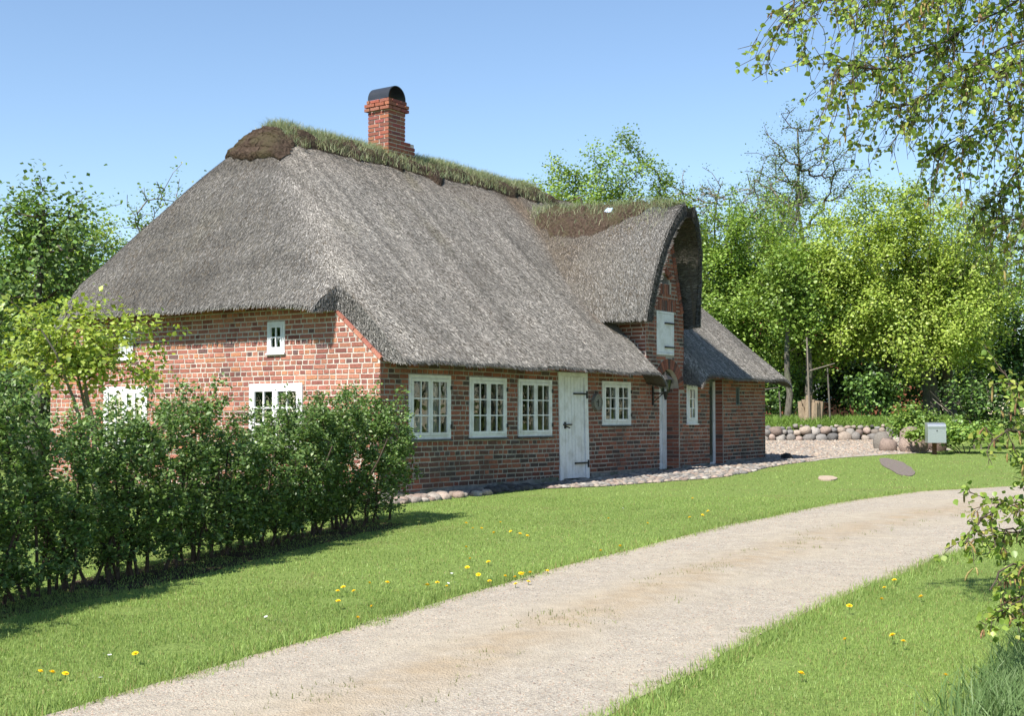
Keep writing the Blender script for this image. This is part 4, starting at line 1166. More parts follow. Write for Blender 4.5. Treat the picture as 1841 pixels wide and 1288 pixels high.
def ground_from(x, y):                            # metres on the lawn for the spots where flowers stand
    a = (x - 920.5) / 2343.6; b = (644 - y) / 2343.6; p_ = R(2.529)
    d = np.array([a, math.cos(p_) - b * math.sin(p_), math.sin(p_) + b * math.cos(p_)])
    t = (-1.21 - GS * 18.124) / (d[2] - GS * d[1]); return d[0] * t, d[1] * t
DAND = [(72, 1223), (93, 1222), (117, 1221), (243, 1192), (608, 1092), (607, 1070), (617, 1062), (636, 1067), (664, 1057), (696, 1054), (643, 1121), (668, 1101), (768, 1055), (786, 1056), (803, 1061), (838, 943), (850, 955), (866, 955), (888, 963), (900, 945), (918, 962), (935, 963), (948, 966), (838, 987), (845, 1006), (840, 1027), (878, 1012), (860, 1042), (880, 1048), (908, 1044), (926, 1040), (936, 1040), (940, 1034), (950, 1048), (953, 1035), (927, 1053), (984, 1028), (1094, 934), (1080, 994), (1115, 985), (1164, 946), (1245, 897), (1263, 930), (1608, 1050), (1590, 1062), (1585, 1085), (1527, 1101), (1656, 1078), (1688, 1016), (1520, 1163), (1605, 1155), (1624, 1165), (1440, 1223), (1700, 1229), (1790, 1227), (1273, 920), (1240, 931)]
for i, (x, y) in enumerate(DAND):
    X, Y = ground_from(x, y + 6)
    side = 'yellow dandelion in the strip of lawn right of the track' if x > 1400 else 'yellow dandelion in the lawn between hedge, cottage and track'
    flower('d', X, Y, random.uniform(0.03, 0.07), random.uniform(0.75, 1.15), side, 'dandelions right of the track' if x > 1400 else 'dandelions in the front lawn')
for x, y in [(186, 1180), (197, 1184), (180, 1225), (478, 1115), (495, 1118), (506, 1121), (800, 1036), (812, 1034), (806, 1051), (818, 1050), (712, 1026), (1120, 915)]:
    X, Y = ground_from(x, y + 4); flower('w', X, Y, random.uniform(.02, .035), random.uniform(.9, 1.2), 'small white daisy in the front lawn', 'daisies in the front lawn')

# ------------------------------------------------------------------ stones
def ico(sub=2):
    import bmesh
    bm = bmesh.new(); bmesh.ops.create_icosphere(bm, subdivisions=sub, radius=1.0)
    V = np.array([v.co[:] for v in bm.verts]); F = np.array([[v.index for v in f.verts] for f in bm.faces]); bm.free()
    return V, F
IV, IF = ico(2); IV1, IF1 = ico(1)
STC = [(0.42, 0.36, 0.30), (0.36, 0.33, 0.30), (0.45, 0.37, 0.30), (0.30, 0.28, 0.26), (0.48, 0.44, 0.39), (0.40, 0.31, 0.26), (0.26, 0.25, 0.24)]
def stone_shape(rx, ry, rz, seed, low=False, rough=0.34):
    V = (IV1 if low else IV).copy()
    n_ = np.array([mnoise.noise(Vector(v) * 1.1 + Vector((seed * 3.3, seed, 0))) + 0.4 * mnoise.noise(Vector(v) * 2.7 + Vector((seed, 5, seed))) for v in V])
    V = V * (1 + rough * n_)[:, None]
    V = np.sign(V) * np.abs(V) ** 0.8
    a = random.uniform(0, 6.28); Rm = np.array([[math.cos(a), -math.sin(a), 0], [math.sin(a), math.cos(a), 0], [0, 0, 1]])
    return (V * np.array([rx, ry, rz])) @ Rm.T, (IF1 if low else IF)
def stone(name, p, r, parent=None, c=None, low=False, label=None, cat=None):
    V, F = stone_shape(*r, random.uniform(0, 99), low)
    c = c or random.choice(STC); k = random.uniform(.45, .9)
    o = obj(name, V, F, 'stone', parent, np.tile(np.array(c) * k, (len(V), 1)), smooth=True)
    o.location = p
    if label: tag(o, label, cat)
    return o
edging = tag(empty('stone_edging', H2W(0, -0.25, 0), YAW), 'band of round pale stones along the foot of the front wall', 'stones')
for k in range(110):
    u_ = random.uniform(-0.3, 3.9); v_ = random.uniform(-0.42, -0.07)
    dark = u_ > 2.1
    r_ = random.uniform(.045, .095)
    c = random.choice([(0.16, 0.15, 0.14), (0.22, 0.19, 0.17), (0.12, 0.115, 0.11)]) if dark else random.choice([(0.50, 0.40, 0.33), (0.45, 0.36, 0.30), (0.52, 0.46, 0.40), (0.38, 0.29, 0.24), (0.30, 0.26, 0.23)])
    stone('stone', (u_, v_ + 0.25, hgz(u_, v_) + r_ * .3), (r_ * 1.25, r_, r_ * .75), edging, c)
wall = tag(empty('stone_wall', H2W(22.4, 2.6, hgz(22.4, 2.6))), 'low dry wall of rounded boulders behind the gravel yard', 'stone wall')
wl0 = H2W(20.6, 4.9); wl1 = H2W(24.0, 0.8); wl = np.array(wall.location)
x = 0; Lw = np.linalg.norm(wl1 - wl0); dw = (wl1 - wl0) / Lw
for rowi, (zz, rr, jit) in enumerate(((0.06, (.11, .22), .04), (0.24, (.09, .19), .06), (0.38, (.05, .10), .05))):
    x = 0
    while x < Lw:
        r_ = random.uniform(*rr); x += r_ * (0.92 if rowi < 2 else 1.25)
        p = wl0 + dw * x; p[2] = float(gz(p[1])) + zz + random.uniform(-jit, jit)
        nrm = np.array([-dw[1], dw[0], 0]); p = p + nrm * (rowi * 0.08 + random.uniform(-.03, .03))
        stone('stone', p - wl, (r_ * 1.1, r_ * .9, r_ * random.uniform(.72, .9)), wall)
        x += r_ * (0.92 if rowi < 2 else 1.25)
# bank behind the wall
bx = np.linspace(-3, 14, 40); V = []; 
nrm = np.array([-dw[1], dw[0], 0.0])
for i, a in enumerate(bx):
    for j, (off, h) in enumerate(((0.16, 0.0), (0.22, 0.40), (0.6, 0.52), (1.6, 0.56), (4.0, 0.55), (14.0, 0.5), (15.0, -0.2))):
        p = wl0 + dw * a + nrm * off; V.append((p[0], p[1], float(gz(p[1])) + h + 0.05 * fbm((a, off, 1), .9)))
F = np.array([(i * 7 + j, i * 7 + j + 1, (i + 1) * 7 + j + 1, (i + 1) * 7 + j) for i in range(39) for j in range(6)])
tag(obj('earth_bank', V, F, 'lawn', smooth=True), kind='structure')
n = 12000
a = g.uniform(-1, 8, n); off = 0.15 + np.abs(g.normal(0, 0.9, n))
P = wl0 + dw * a[:, None] + nrm * off[:, None]; P[:, 2] = gz(P[:, 1]) + np.interp(off, [.15, .22, .6, 1.6, 4], [.36, .40, .52, .56, .55]) - .02
tag(blades('bank_grass', P, None, 'grass', (0.08, 0.26), (0.012, 0.026), lambda g, n, P: np.array([0.17, 0.27, 0.05]) * g.uniform(.6, 1.3, (n, 1)), 0.7, 60, seg=True), 'lush grass on the bank above the boulder wall', 'grass')
for (x_, y_, r_, lab) in ((9.75, 31.6, (.36, .32, .30), 'large pink boulder beside the mailbox'), (9.22, 32.0, (.24, .22, .22), 'small grey boulder at the left of the large pink boulder'), (9.95, 32.6, (.28, .26, .42), 'upright pale boulder behind the large pink boulder'), (10.42, 32.0, (.24, .2, .3), 'brown boulder half hidden behind the mailbox post'), (9.35, 33.0, (.20, .2, .32), 'small rounded boulder at the end of the boulder wall')):
    stone('boulder', (x_, y_, float(gz(y_)) + r_[2] * .45), r_, None, (0.46, 0.35, 0.29) if 'pink' in lab else (0.40, 0.36, 0.31) if 'brown' not in lab else (0.28, 0.20, 0.16), False, lab, 'boulder')
p = H2W(12.85, -0.35); stone('boulder', (p[0], p[1], float(gz(p[1])) + .05), (.2, .12, .1), None, (0.03, 0.03, 0.03), False, 'dark stone lying at the far corner of the cottage', 'stone')
# flat stones in the lawn
def flat_stone(name, pts, h, mat_c, label):
    m = MB(); n = len(pts); P = [H2W(a, b) for a, b in pts]
    top = [(p[0], p[1], float(gz(p[1])) + h) for p in P]; bot = [(p[0], p[1], float(gz(p[1])) - .1) for p in P]
    m.add(top + bot, [tuple(range(n))] + [(i, i + n, (i + 1) % n + n, (i + 1) % n) for i in range(n)], mat_c)
    return tag(m.build(name, 'stone', None, True), label, 'stone')
def blob(uc, vc, ru, rv, rot, n=18, seed=0):
    o = []
    for i in range(n):
        a = -2 * math.pi * i / n; r_ = 1 + (.4 * mnoise.noise(Vector((math.cos(a) * 4, math.sin(a) * 4, seed))) + .2) * mnoise.noise(Vector((math.cos(a) * 1.5, math.sin(a) * 1.5, seed)))
        x, y = ru * r_ * math.cos(a), rv * r_ * math.sin(a); o.append((uc + x * math.cos(rot) - y * math.sin(rot), vc + x * math.sin(rot) + y * math.cos(rot)))
    return o[::-1]
flat_stone('flat_stone', blob(11.95, -3.08, 2.9, 0.24, R(24), 26, seed=3), 0.014, (0.17, 0.14, 0.125), 'long dark stone slab lying in the lawn before the yard')
flat_stone('flat_stone', blob(7.95, -3.27, 0.52, 0.17, R(23), seed=7), 0.022, (0.42, 0.33, 0.25), 'small beige flat stone lying alone in the lawn')
# cobbles
cb = tag(empty('cobbles', H2W(8, -.6, hgz(8, -.6)), YAW), 'pale rounded cobbles paving the strip before the front wall', 'cobbles', kind='stuff')
VV = []; FF = []; CC = []; off = 0
shapes = [stone_shape(1, .8, .45, i * 7.7, True, .3) for i in range(8)]
uu_ = 3.35
while uu_ < 12.9:
    edge_v = np.interp(uu_, [p[0] for p in COB_A], [p[1] for p in COB_A])
    v_ = -0.05
    while v_ > edge_v:
        V, F_ = random.choice(shapes); r_ = random.uniform(.05, .085)
        a = random.uniform(0, 6.28)
        u1, v1 = uu_ + random.uniform(-.03, .03), v_ + random.uniform(-.03, .03)
        Vr = V.copy(); Vr[:, 0], Vr[:, 1] = V[:, 0] * math.cos(a) - V[:, 1] * math.sin(a), V[:, 0] * math.sin(a) + V[:, 1] * math.cos(a)
        VV.append(Vr * r_ + np.array([u1 - 8, v1 + .6, hgz(u1, v1) - hgz(8, -.6) + .012])); FF.append(F_ + off); off += len(V)
        c = np.array(random.choice(STC)) * random.uniform(.45, .85); CC.append(np.tile(c, (len(V), 1)))
        v_ -= random.uniform(.10, .145)
    uu_ += random.uniform(.10, .135)
tag(obj('cobble', np.concatenate(VV), np.concatenate(FF), 'stone', cb, np.concatenate(CC), smooth=True), kind='stuff')
# loose gravel on the track, nearest part
def gravel(name, u, v, r, label, zoff=0.006, seed=1):
    g = np.random.default_rng(seed); n = len(u)
    B = np.array([(1, 0, 0), (-1, 0, 0), (0, 1, 0), (0, -1, 0), (0, 0, 1)], float); Fb = np.array([(0, 2, 4), (2, 1, 4), (1, 3, 4), (3, 0, 4)])
    a = g.uniform(0, 6.28, n); P = H2W(u, v); P[:, 2] = gz(P[:, 1]) + zoff
    s = g.uniform(*r, n)[:, None] * g.uniform(.6, 1.2, (n, 3)) * np.array([1, 1, .6])
    Q = B[None] * (1 + g.normal(0, .15, (n, 5, 3))) * s[:, None, :]
    X = Q[:, :, 0] * np.cos(a)[:, None] - Q[:, :, 1] * np.sin(a)[:, None]; Y = Q[:, :, 0] * np.sin(a)[:, None] + Q[:, :, 1] * np.cos(a)[:, None]
    V = np.stack([X, Y, Q[:, :, 2]], -1) + P[:, None, :]
    c = np.array(STC)[g.integers(0, len(STC), n)] * g.uniform(.5, 1.0, (n, 1)) * np.array([1.05, .98, .9])
    o = obj(name, V.reshape(-1, 3), (np.arange(n)[:, None, None] * 5 + Fb[None]).reshape(-1, 3), 'stone', None, np.repeat(c, 5, 0))
    return tag(o, label, 'gravel', kind='stuff')
n = 42000
u = -11 + 17 * g.uniform(0, 1, n) ** 1.5; t = g.uniform(0.01, 0.99, n)
rut = np.abs(t - .5) < .16
kp = ~rut | (g.uniform(0, 1, n) < .25); u, t = u[kp], t[kp]
l = np.interp(u, [p[0] for p in ROAD_L], [p[1] for p in ROAD_L]); r_ = np.interp(u, [p[0] for p in ROAD_R], [p[1] for p in ROAD_R])
gravel('track_gravel', u, l + (r_ - l) * t, (.003, .009), 'loose gravel chips lying on the track')
n = 14000
u = g.uniform(10, 24, n); t = g.uniform(0.02, 0.98, n)
l = np.interp(u, [p[0] for p in YARD_A], [p[1] for p in YARD_A]); r_ = np.interp(u, [p[0] for p in YARD_B], [p[1] for p in YARD_B]); v = l + (r_ - l) * t
kp = (u > 12.7) | (v < -.1)
gravel('yard_pebbles', u[kp], v[kp], (.02, .05), 'loose pebbles in the yard beyond the cottage', 0.008, 5)

# ------------------------------------------------------------------ mailbox
mbx = tag(empty('mailbox', (9.82, 30.3, float(gz(30.3))), R(-6)), 'grey steel mailbox on a rusty post by the boulders', 'mailbox')
Tm = lambda s, z, d: (s, -d, z)
m = MB(); m.box(Tm, -.045, .045, -.1, .30, -.14, -.06); m.build('post', 'rust', mbx)
m = MB(); prof = [(0.20, .28), (0.20, .66), (0.17, .70), (0.10, .735), (-0.12, .75), (-0.14, .28)]
V = [(s_, -d, z) for s_ in (-.205, .205) for d, z in prof]; k = len(prof)
F = [tuple(range(k)), tuple(range(2 * k - 1, k - 1, -1))] + [(i, i + k, (i + 1) % k + k, (i + 1) % k) for i in range(k)]
m.add(V, F); m.build('body', 'steel', mbx)
m = MB(); m.box(Tm, -.21, .21, .625, .64, .195, .215); m.box(Tm, -.20, .20, .645, .668, .196, .212); m.build('flap', 'steel', mbx)
m = MB(); m.cyl((0, -.2, .56), (0, -.212, .56), .015, .015, 10); m.build('lock', 'iron', mbx)

# ================================================================== HEDGE
g = np.random.default_rng(77)
h0 = np.array([-1.36, 15.75]); h1 = np.array([-4.55, 7.0]); hd = h1 - h0; HLn = np.linalg.norm(hd); hd /= HLn; hn = np.array([-hd[1], hd[0]]) * -1
if hn[0] > 0: hn = -hn
hc = lambda t: h0 + hd * t + hn * 0.24
hedge = tag(empty('hedge', (h0[0], h0[1], float(gz(h0[1])))), 'dense dark green hedge in front of the sunlit gable', 'hedge')
ho = np.array(hedge.location)
stems = []; t = 0.0
while t < HLn:
    b = hc(t)
    for k in range(random.randint(2, 4)):
        bx_ = b + hn * g.normal(0, .06) + hd * g.normal(0, .07); gzv = float(gz(bx_[1])) - .03
        top = np.array([bx_[0], bx_[1], 0]) + np.array([*(hn * g.normal(0, .2) + hd * g.normal(0, .2)), gzv + g.uniform(.6, 1.1)])
        p0 = np.array([bx_[0], bx_[1], gzv])
        stems.append([p0 + (top - p0) * i / 5 + g.normal(0, .012, 3) * (i > 0) - ho for i in range(6)])
    t += random.uniform(.22, .38)
nt_ = 5800
tt_ = g.uniform(-.15, HLn, nt_); wv = g.uniform(-1, 1, nt_); hh = g.uniform(0.0, 1, nt_) ** 0.95
cen_ = h0[None] + hd * tt_[:, None]; xp_ = 920.5 + 2343.6 * cen_[:, 0] / cen_[:, 1]
HY = np.interp(xp_, [-200, 0, 60, 130, 200, 250, 300, 335, 395, 450, 500, 560, 640, 700, 740], [702, 708, 730, 755, 800, 790, 735, 768, 718, 792, 785, 742, 730, 736, 746])
topz = 1.21 + (747.6 - HY) / 2343.6 * cen_[:, 1] - gz(cen_[:, 1]) - 0.02 + 0.045 * np.sin(tt_ * 7.1) + 0.06 * np.array([mnoise.noise(Vector((a * 1.6, 0, 0))) for a in tt_]) * 2 + 0.06 * np.sin(tt_ * 5)
wid = (0.50 + 0.16 * np.sin(tt_ * 2.3 + 1) * np.sin(tt_ * 0.9)) * np.sqrt(np.clip(1 - (hh - .45) ** 2 * 2.2, .2, 1))
spr = g.uniform(0, 1, nt_) < .05; topz = topz + spr * g.uniform(0.05, .2, nt_); hh = np.where(spr, 1, hh)
gp = np.array([mnoise.noise(Vector((a * 2.2, b * 2, c * 3))) for a, b, c in zip(tt_, wv, hh)]) > -.20
pt = h0[None] + hd * tt_[:, None] + hn * 0.24 + hn * (wv * wid)[:, None]
zt_ = gz(pt[:, 1]) + 0.16 + hh * (topz - .16)
tips = np.concatenate([pt, zt_[:, None]], 1)[gp] - ho
A, par, rad, ns_, paths = grow(stems, tips, step=0.13, rtip=0.0022, seed=3, start_frac=.12, up=.5)
idx = np.arange(len(A))
for k in range(len(stems)):
    ii = idx[k * 6 + 1:(k + 1) * 6]; rs = np.linspace(.017, .008, 6)
    V, F = tubes(A[ii - 1], A[ii], rs[:-1], rs[1:], 5); obj('stem', V, F, 'twig', hedge, smooth=True)
ii = idx[ns_:]
V, F = tubes(A[par[ii]], A[ii], np.minimum(rad[par[ii]], .006), np.minimum(rad[ii], .006), 3); tag(obj('branches', V, F, 'twig', hedge), kind='stuff')
pts = []
for path in paths:
    p = np.array(path); m_ = 30
    t = g.uniform(0, 1, m_) ** .8 * (len(p) - 1); i = np.minimum(t.astype(int), len(p) - 2); f_ = (t - i)[:, None]
    pts.append(p[i] * (1 - f_) + p[i + 1] * f_ + g.normal(0, .035, (m_, 3)))
leaves('foliage', np.concatenate(pts), (.025, .056), pal([(0.105, 0.185, 0.045), (0.14, 0.225, 0.06), (0.08, 0.15, 0.04), (0.20, 0.28, 0.10)], .28, 1, 1.3, .15), hedge, g, LEAF4, -.2, .45, .75)

# ================================================================== TREES
YG = [(0.30, 0.40, 0.06), (0.35, 0.45, 0.08), (0.24, 0.345, 0.055), (0.40, 0.48, 0.11)]
MG = [(0.19, 0.295, 0.05), (0.235, 0.345, 0.065), (0.15, 0.25, 0.045), (0.27, 0.375, 0.08)]
DG = [(0.035, 0.075, 0.018), (0.05, 0.10, 0.025), (0.03, 0.062, 0.018)]  # darkened greens, carrying the understory's shade in the colour
GG = [(0.12, 0.19, 0.06), (0.15, 0.22, 0.08), (0.10, 0.16, 0.05)]
HG = [(0.16, 0.28, 0.06), (0.20, 0.325, 0.08), (0.13, 0.235, 0.055)]
tree('lime_tree', 'large yellow green lime tree standing behind the mailbox', 'tree', 13.5, 42, 5.0, (3.6, 3.0, 3.5), 0.30, 900, 100000, (0.065, 0.11), pal(YG, .22, 1, 1.0, .10), 101, cx=12.6, zcut=-.72, sig=.20, lump=.16)
tree('maple_tree', 'bright green maple rising just right of the dormer', 'tree', 7.6, 44, 5.2, (2.0, 2.0, 3.4), 0.16, 360, 36000, (0.07, 0.12), pal(MG, .2, 2, 1.0, .2), 102, sig=.22)
tree('maple_tree', 'slim maple with pale trunk between dormer and lime tree', 'tree', 9.6, 43, 4.6, (1.8, 1.6, 3.1), 0.13, 240, 12000, (0.065, 0.11), pal(MG + YG, .2, 3, 1.0, .2), 103, sig=.22)
tree('ash_tree', 'dark stemmed tree behind the slim maple', 'tree', 10.2, 48, 5.4, (2.0, 2, 3.6), 0.15, 180, 9000, (0.09, 0.15), pal(MG, .25, 4), 104, sig=.28)
tree('alder_tree', 'tall thin leafed tree with dark open branches against the sky', 'tree', 13.0, 58, 11.2, (2.9, 2.5, 3.6), 0.14, 330, 9000, (0.06, 0.10), pal(GG, .25, 5), 105, trunk_to=.9, sig=.16, rtip=.013, bias=.6)
tree('twiggy_tree', 'nearly bare twiggy tree just right of the dormer top', 'tree', 8.4, 57, 8.6, (2.7, 2, 4.0), 0.10, 480, 10000, (0.06, 0.10), pal(GG, .25, 6), 106, twig='paletwig', trunk_to=.8, stems=5, sig=.15, rtip=.015, bias=.6, spray=True, spread=.22)
tree('twiggy_tree', 'sparse budding tree left of the tall thin leafed tree', 'tree', 10.9, 55, 8.4, (2.2, 2, 3.8), 0.11, 420, 13000, (0.06, 0.10), pal(GG + MG, .25, 7), 107, twig='paletwig', trunk_to=.8, stems=4, sig=.18, rtip=.015, bias=.6, spread=.22)
tree('hazel_tree', 'fresh green leafy tree showing above the dormer ridge', 'tree', 3.2, 44, 7.2, (3.4, 2.2, 3.3), 0.13, 520, 48000, (0.07, 0.12), pal(MG + YG[:1], .2, 8), 108, stems=5, sig=.17, spread=.25, bias=.55)
tree('willow_tree', 'grey green willow at the right behind the lime tree', 'tree', 18.6, 54, 6.6, (3.4, 2.6, 4.6), 0.2, 420, 30000, (0.06, 0.10), pal(GG, .2, 9), 109, sig=.24, aspect=.6)
tree('willow_tree', 'pale leaved tree at the right edge beyond the birch twigs', 'tree', 22.0, 50, 5.4, (2.6, 2.6, 4.4), 0.2, 240, 12000, (0.08, 0.14), pal(GG + HG, .2, 10), 110, sig=.26)
tree('beech_tree', 'dark green tree low at the right edge behind the mailbox', 'tree', 17.4, 45, 3.4, (2.4, 2.0, 2.9), 0.16, 220, 13000, (0.09, 0.15), pal(DG + HG, .2, 11), 111, sig=.26)
# wood behind; understory shade is put into the dark leaf colours
for k, (X, Y, zc, r, lab) in enumerate(((6.6, 50, 3.0, (2.2, 1.6, 2.4), 'dark shrub showing past the far eave of the cottage'), (10.6, 52, 3.0, (2.4, 1.6, 2.4), 'dark shrub in the shade left of the wooden stump'), (14.0, 51, 3.1, (2.6, 1.6, 2.5), 'dark shrub in the shade behind the lime trunk'), (17.6, 52, 3.0, (2.6, 1.6, 2.4), 'dark shrub in the shade right of the lime trunk'), (21.5, 48, 2.4, (2.6, 1.6, 2.0), 'dark shrub at the right edge below the willow'))):
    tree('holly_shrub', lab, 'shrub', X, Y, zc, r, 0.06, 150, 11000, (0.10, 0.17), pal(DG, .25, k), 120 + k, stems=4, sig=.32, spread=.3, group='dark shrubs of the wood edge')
for k, (X, Y, zc, r) in enumerate(((4.5, 66, 6.0, (4, 2, 5)), (12, 68, 5.0, (4.5, 2, 4.2)), (20.5, 66, 5.2, (5, 2, 4.4)), (27, 62, 6.6, (5, 2, 5.6)))):
    tree('wood_tree', 'broad tree in the back row of the wood, %s' % ['hidden mostly behind the dormer', 'behind the sparse budding tree', 'behind the willow', 'beyond the right edge'][k], 'tree', X, Y, zc, r, 0.22, 240, 13000, (0.14, 0.22), pal(GG + HG, .25, k), 130 + k, sig=.4, group='back row of the wood')
# shrubs by the stones
tree('bramble', 'leafy green shrub growing between boulders and lime trunk', 'shrub', 10.35, 33.6, .98, (.62, .5, .55), .02, 70, 2600, (.06, .11), pal(HG + MG, .2, 3), 141, stems=4, spread=.06, sig=.09, rtip=.004)
tree('bramble', 'low green plant in front of the large pink boulder', 'shrub', 9.62, 30.9, .56, (.30, .25, .28), .012, 40, 1100, (.05, .09), pal(MG, .2, 3), 142, stems=3, spread=.04, sig=.06, rtip=.003)
tree('bramble', 'spreading green shrub right of the mailbox post', 'shrub', 10.75, 30.9, .60, (.85, .5, .42), .015, 110, 3600, (.05, .10), pal(MG + HG, .2, 4), 143, stems=5, spread=.1, sig=.09, rtip=.003)
tree('elder_shrub', 'arching shrub with pale stems right of the mailbox', 'shrub', 11.9, 33.0, 1.35, (1.1, .7, .95), .025, 90, 2600, (.06, .12), pal(HG + DG, .2, 5), 144, stems=5, spread=.12, sig=.13, rtip=.005, twig='paletwig', bark='paletwig')
for k, (X, Y, r) in enumerate(((6.4, 40.5, .75), (8.8, 42.3, .8), (11.2, 40.2, .7))):
    tree('bramble', ['leafy shrub on the bank at the far cottage corner', 'leafy shrub on the bank behind the wooden stump', 'leafy shrub on the bank at the right end of the boulder wall'][k], 'shrub', X, Y, 1.9, (r * 1.3, .6, r), .02, 80, 2800, (.08, .14), pal(HG + DG, .2, k), 150 + k, stems=4, spread=.12, sig=.14, rtip=.005, base_z=float(gz(Y)) + .42)
# stump, stakes
p = wl0 + dw * 2.75 + nrm * 1.0; zb = float(gz(p[1])) + .5
stump = tag(empty('tree_stump', (p[0], p[1], zb)), 'split wooden stump standing on the grassy bank', 'stump')
for k in range(9):
    a = k * .7; m = MB(); r_ = random.uniform(.13, .2); x_, y_ = .22 * math.cos(a), .18 * math.sin(a)
    m.cyl((x_, y_, -.1), (x_ * 1.15 + random.uniform(-.06, .06), y_ * 1.15, random.uniform(.45, .85)), r_ * .8, r_ * .5, 7); m.build('log_piece', 'wood', stump)
for k, (a, off, h, lab) in enumerate(((1.0, .9, 1.05, 'short wooden stake on the bank left of the stump'), (1.9, 1.1, 1.0, 'thin wooden stake close to the left of the stump'), (2.65, .7, 2.6, 'tall slim pale sapling pole in front of the stump'), (3.3, .8, 1.7, 'slim stake at the right of the stump'))):
    p = wl0 + dw * a + nrm * off; zb = float(gz(p[1])) + .42
    m = MB(); m.cyl((0, 0, -.1), (random.uniform(-.08, .08), 0, h), .032, .022, 7)
    if k in (0, 2): m.cyl((0, 0, h * .62 if k == 2 else h * .95), (.75, 0, h * .62 + .22 if k == 2 else h * .95 + .12), .022, .012, 6)
    o = m.build('stake', 'bark' if k != 2 else 'paletwig', None); o.location = (p[0], p[1], zb); tag(o, lab, 'stake')
for k, (X, Y, r_, h, lab) in enumerate(((8.65, 41, .13, 5, 'straight grey trunk left of the stump'), (9.45, 41.5, .15, 5.2, 'mossy grey trunk right above the short stake'), (12.55, 43.5, .17, 4.5, 'brown trunk between stump and lime trunk'), (14.2, 42.6, .24, 4.8, 'second grey trunk close beside the lime trunk'))):
    tree('wood_tree', lab, 'tree', X, Y, h, (1.3, 1.1, 1.7), r_, 80, 4500, (.08, .14), pal(MG if k < 2 else YG, .2, k), 160 + k, sig=.22)
# neighbour's house, glimpsed through the wood
nb = tag(empty('brick_cottage', (14.2, 60, float(gz(60))), R(8)), 'red brick house glimpsed through the wood at the right', 'house')
Tn = lambda s, z, d: (s, -d, z)
m = MB(); m.box(Tn, -5, 5, -.2, 2.6, -6, 0, (0.40, 0.15, 0.09)); m.build('wall', 'brick', nb, True)
m = MB(); m.add([(-5.3, -.4, 2.5), (5.3, -.4, 2.5), (5.3, 3, 5.0), (-5.3, 3, 5.0), (5.3, 6.4, 2.5), (-5.3, 6.4, 2.5)], [(0, 1, 2, 3), (3, 2, 4, 5), (0, 3, 5), (1, 4, 2)]); m.build('roof', 'redtile', nb)
for s_ in (-3, 0, 3):
    m = MB(); m.box(Tn, s_ - .5, s_ + .5, 1.0, 2.1, -.1, .03); m.build('window', 'white', nb)

# left side
tree('hazel_tree', 'tall green hazel behind the left end of the cottage', 'tree', -12.6, 36, 4.0, (3.4, 2.4, 3.2), .12, 480, 42000, (.065, .11), pal(MG[1:] + YG, .22, 12), 201, stems=6, spread=.28, sig=.18, bias=.55, spray=True)
tree('twiggy_tree', 'budding tree of upright pale twigs above the left roof slope', 'tree', -8.9, 35, 5.0, (2.2, 1.6, 3.2), .07, 420, 7500, (.06, .11), pal(GG + MG, .2, 13), 202, stems=7, spread=.2, sig=.10, rtip=.009, twig='paletwig', bark='paletwig', bias=.6, spray=True)
tree('maple_tree', 'bright green young maple behind the left roof corner', 'tree', -9.8, 32, 3.6, (1.5, 1.4, 1.8), .08, 130, 6000, (.09, .14), pal(MG, .2, 14), 203, sig=.18)
tree('willow_shrub', 'grey green shrub at the far left edge', 'shrub', -12.6, 29.5, 2.6, (2.0, 1.6, 2.2), .07, 200, 10000, (.07, .12), pal(GG + HG[:1], .2, 15), 204, stems=5, spread=.25, sig=.2)
tree('willow_shrub', 'low dark shrub at the left edge behind the garden maple', 'shrub', -9.8, 25.5, 1.5, (1.6, 1.2, 1.3), .05, 120, 5000, (.07, .12), pal(DG + GG, .2, 16), 205, stems=5, spread=.2, sig=.2)
tree('wood_tree', 'broad hedgerow tree in the distance at the left', 'tree', -19, 50, 4.8, (5, 2.5, 4.4), .2, 240, 13000, (.11, .17), pal(MG + HG, .25, 17), 206, sig=.35)
tree('wood_tree', 'old dark trunk at the left behind the hedge', 'tree', -8.6, 23.6, 4.2, (1.4, 1.2, 1.6), .16, 100, 4200, (.07, .12), pal(GG + HG, .2, 18), 207, sig=.2)
tree('garden_maple', 'small yellow green maple in front of the gable wall', 'tree', -5.35, 17.2, 2.05, (1.42, 1.1, .80), .035, 150, 4300, (.05, .095), pal(YG + [(0.30, 0.36, 0.04)], .2, 19), 208, stems=4, spread=.10, sig=.085, rtip=.004, trunk_to=.7, bark='paletwig', cx=-5.7, bias=.55, droop=.3)

# trees across the track, out of the picture at the right; the front windows mirror them
for k, (X, Y, zc, r) in enumerate(((17, 21, 4.2, (3.4, 2.6, 4.0)), (20, 27, 4.6, (3.6, 2.8, 4.4)), (22, 15.5, 4.4, (3.6, 2.8, 4.2)), (24, 33, 5.0, (3.6, 3.0, 4.8)), (26, 22, 6.0, (4.0, 3.4, 5.8)))):
    tree('field_tree', ['leafy tree across the track mirrored in the front windows, nearest to the track', 'leafy tree across the track mirrored in the door side windows', 'leafy tree across the track on the camera side of the mirrored row', 'leafy tree at the far end of the mirrored row', 'tall tree standing behind the mirrored row'][k], 'tree', X, Y, zc, r, .2, 170, 9000, (.2, .32), pal(DG + HG, .25, k), 400 + k, sig=.4, group='trees across the track, mirrored in the windows')

for k, (X, Y, zc, r) in enumerate(((-15, 11, 3.8, (3.0, 2.6, 3.6)), (-18, 16.5, 4.4, (3.2, 2.8, 4.2)), (-21, 10, 4.8, (3.4, 3, 4.6)))):
    tree('field_tree', ['bushy garden tree mirrored in the gable windows, nearest to the hedge', 'bushy garden tree mirrored in the gable windows, farther from the camera', 'bushy garden tree at the back of the mirrored garden row'][k], 'tree', X, Y, zc, r, .18, 150, 8000, (.2, .32), pal(DG + HG, .25, k), 420 + k, sig=.4, group='garden trees mirrored in the gable windows')

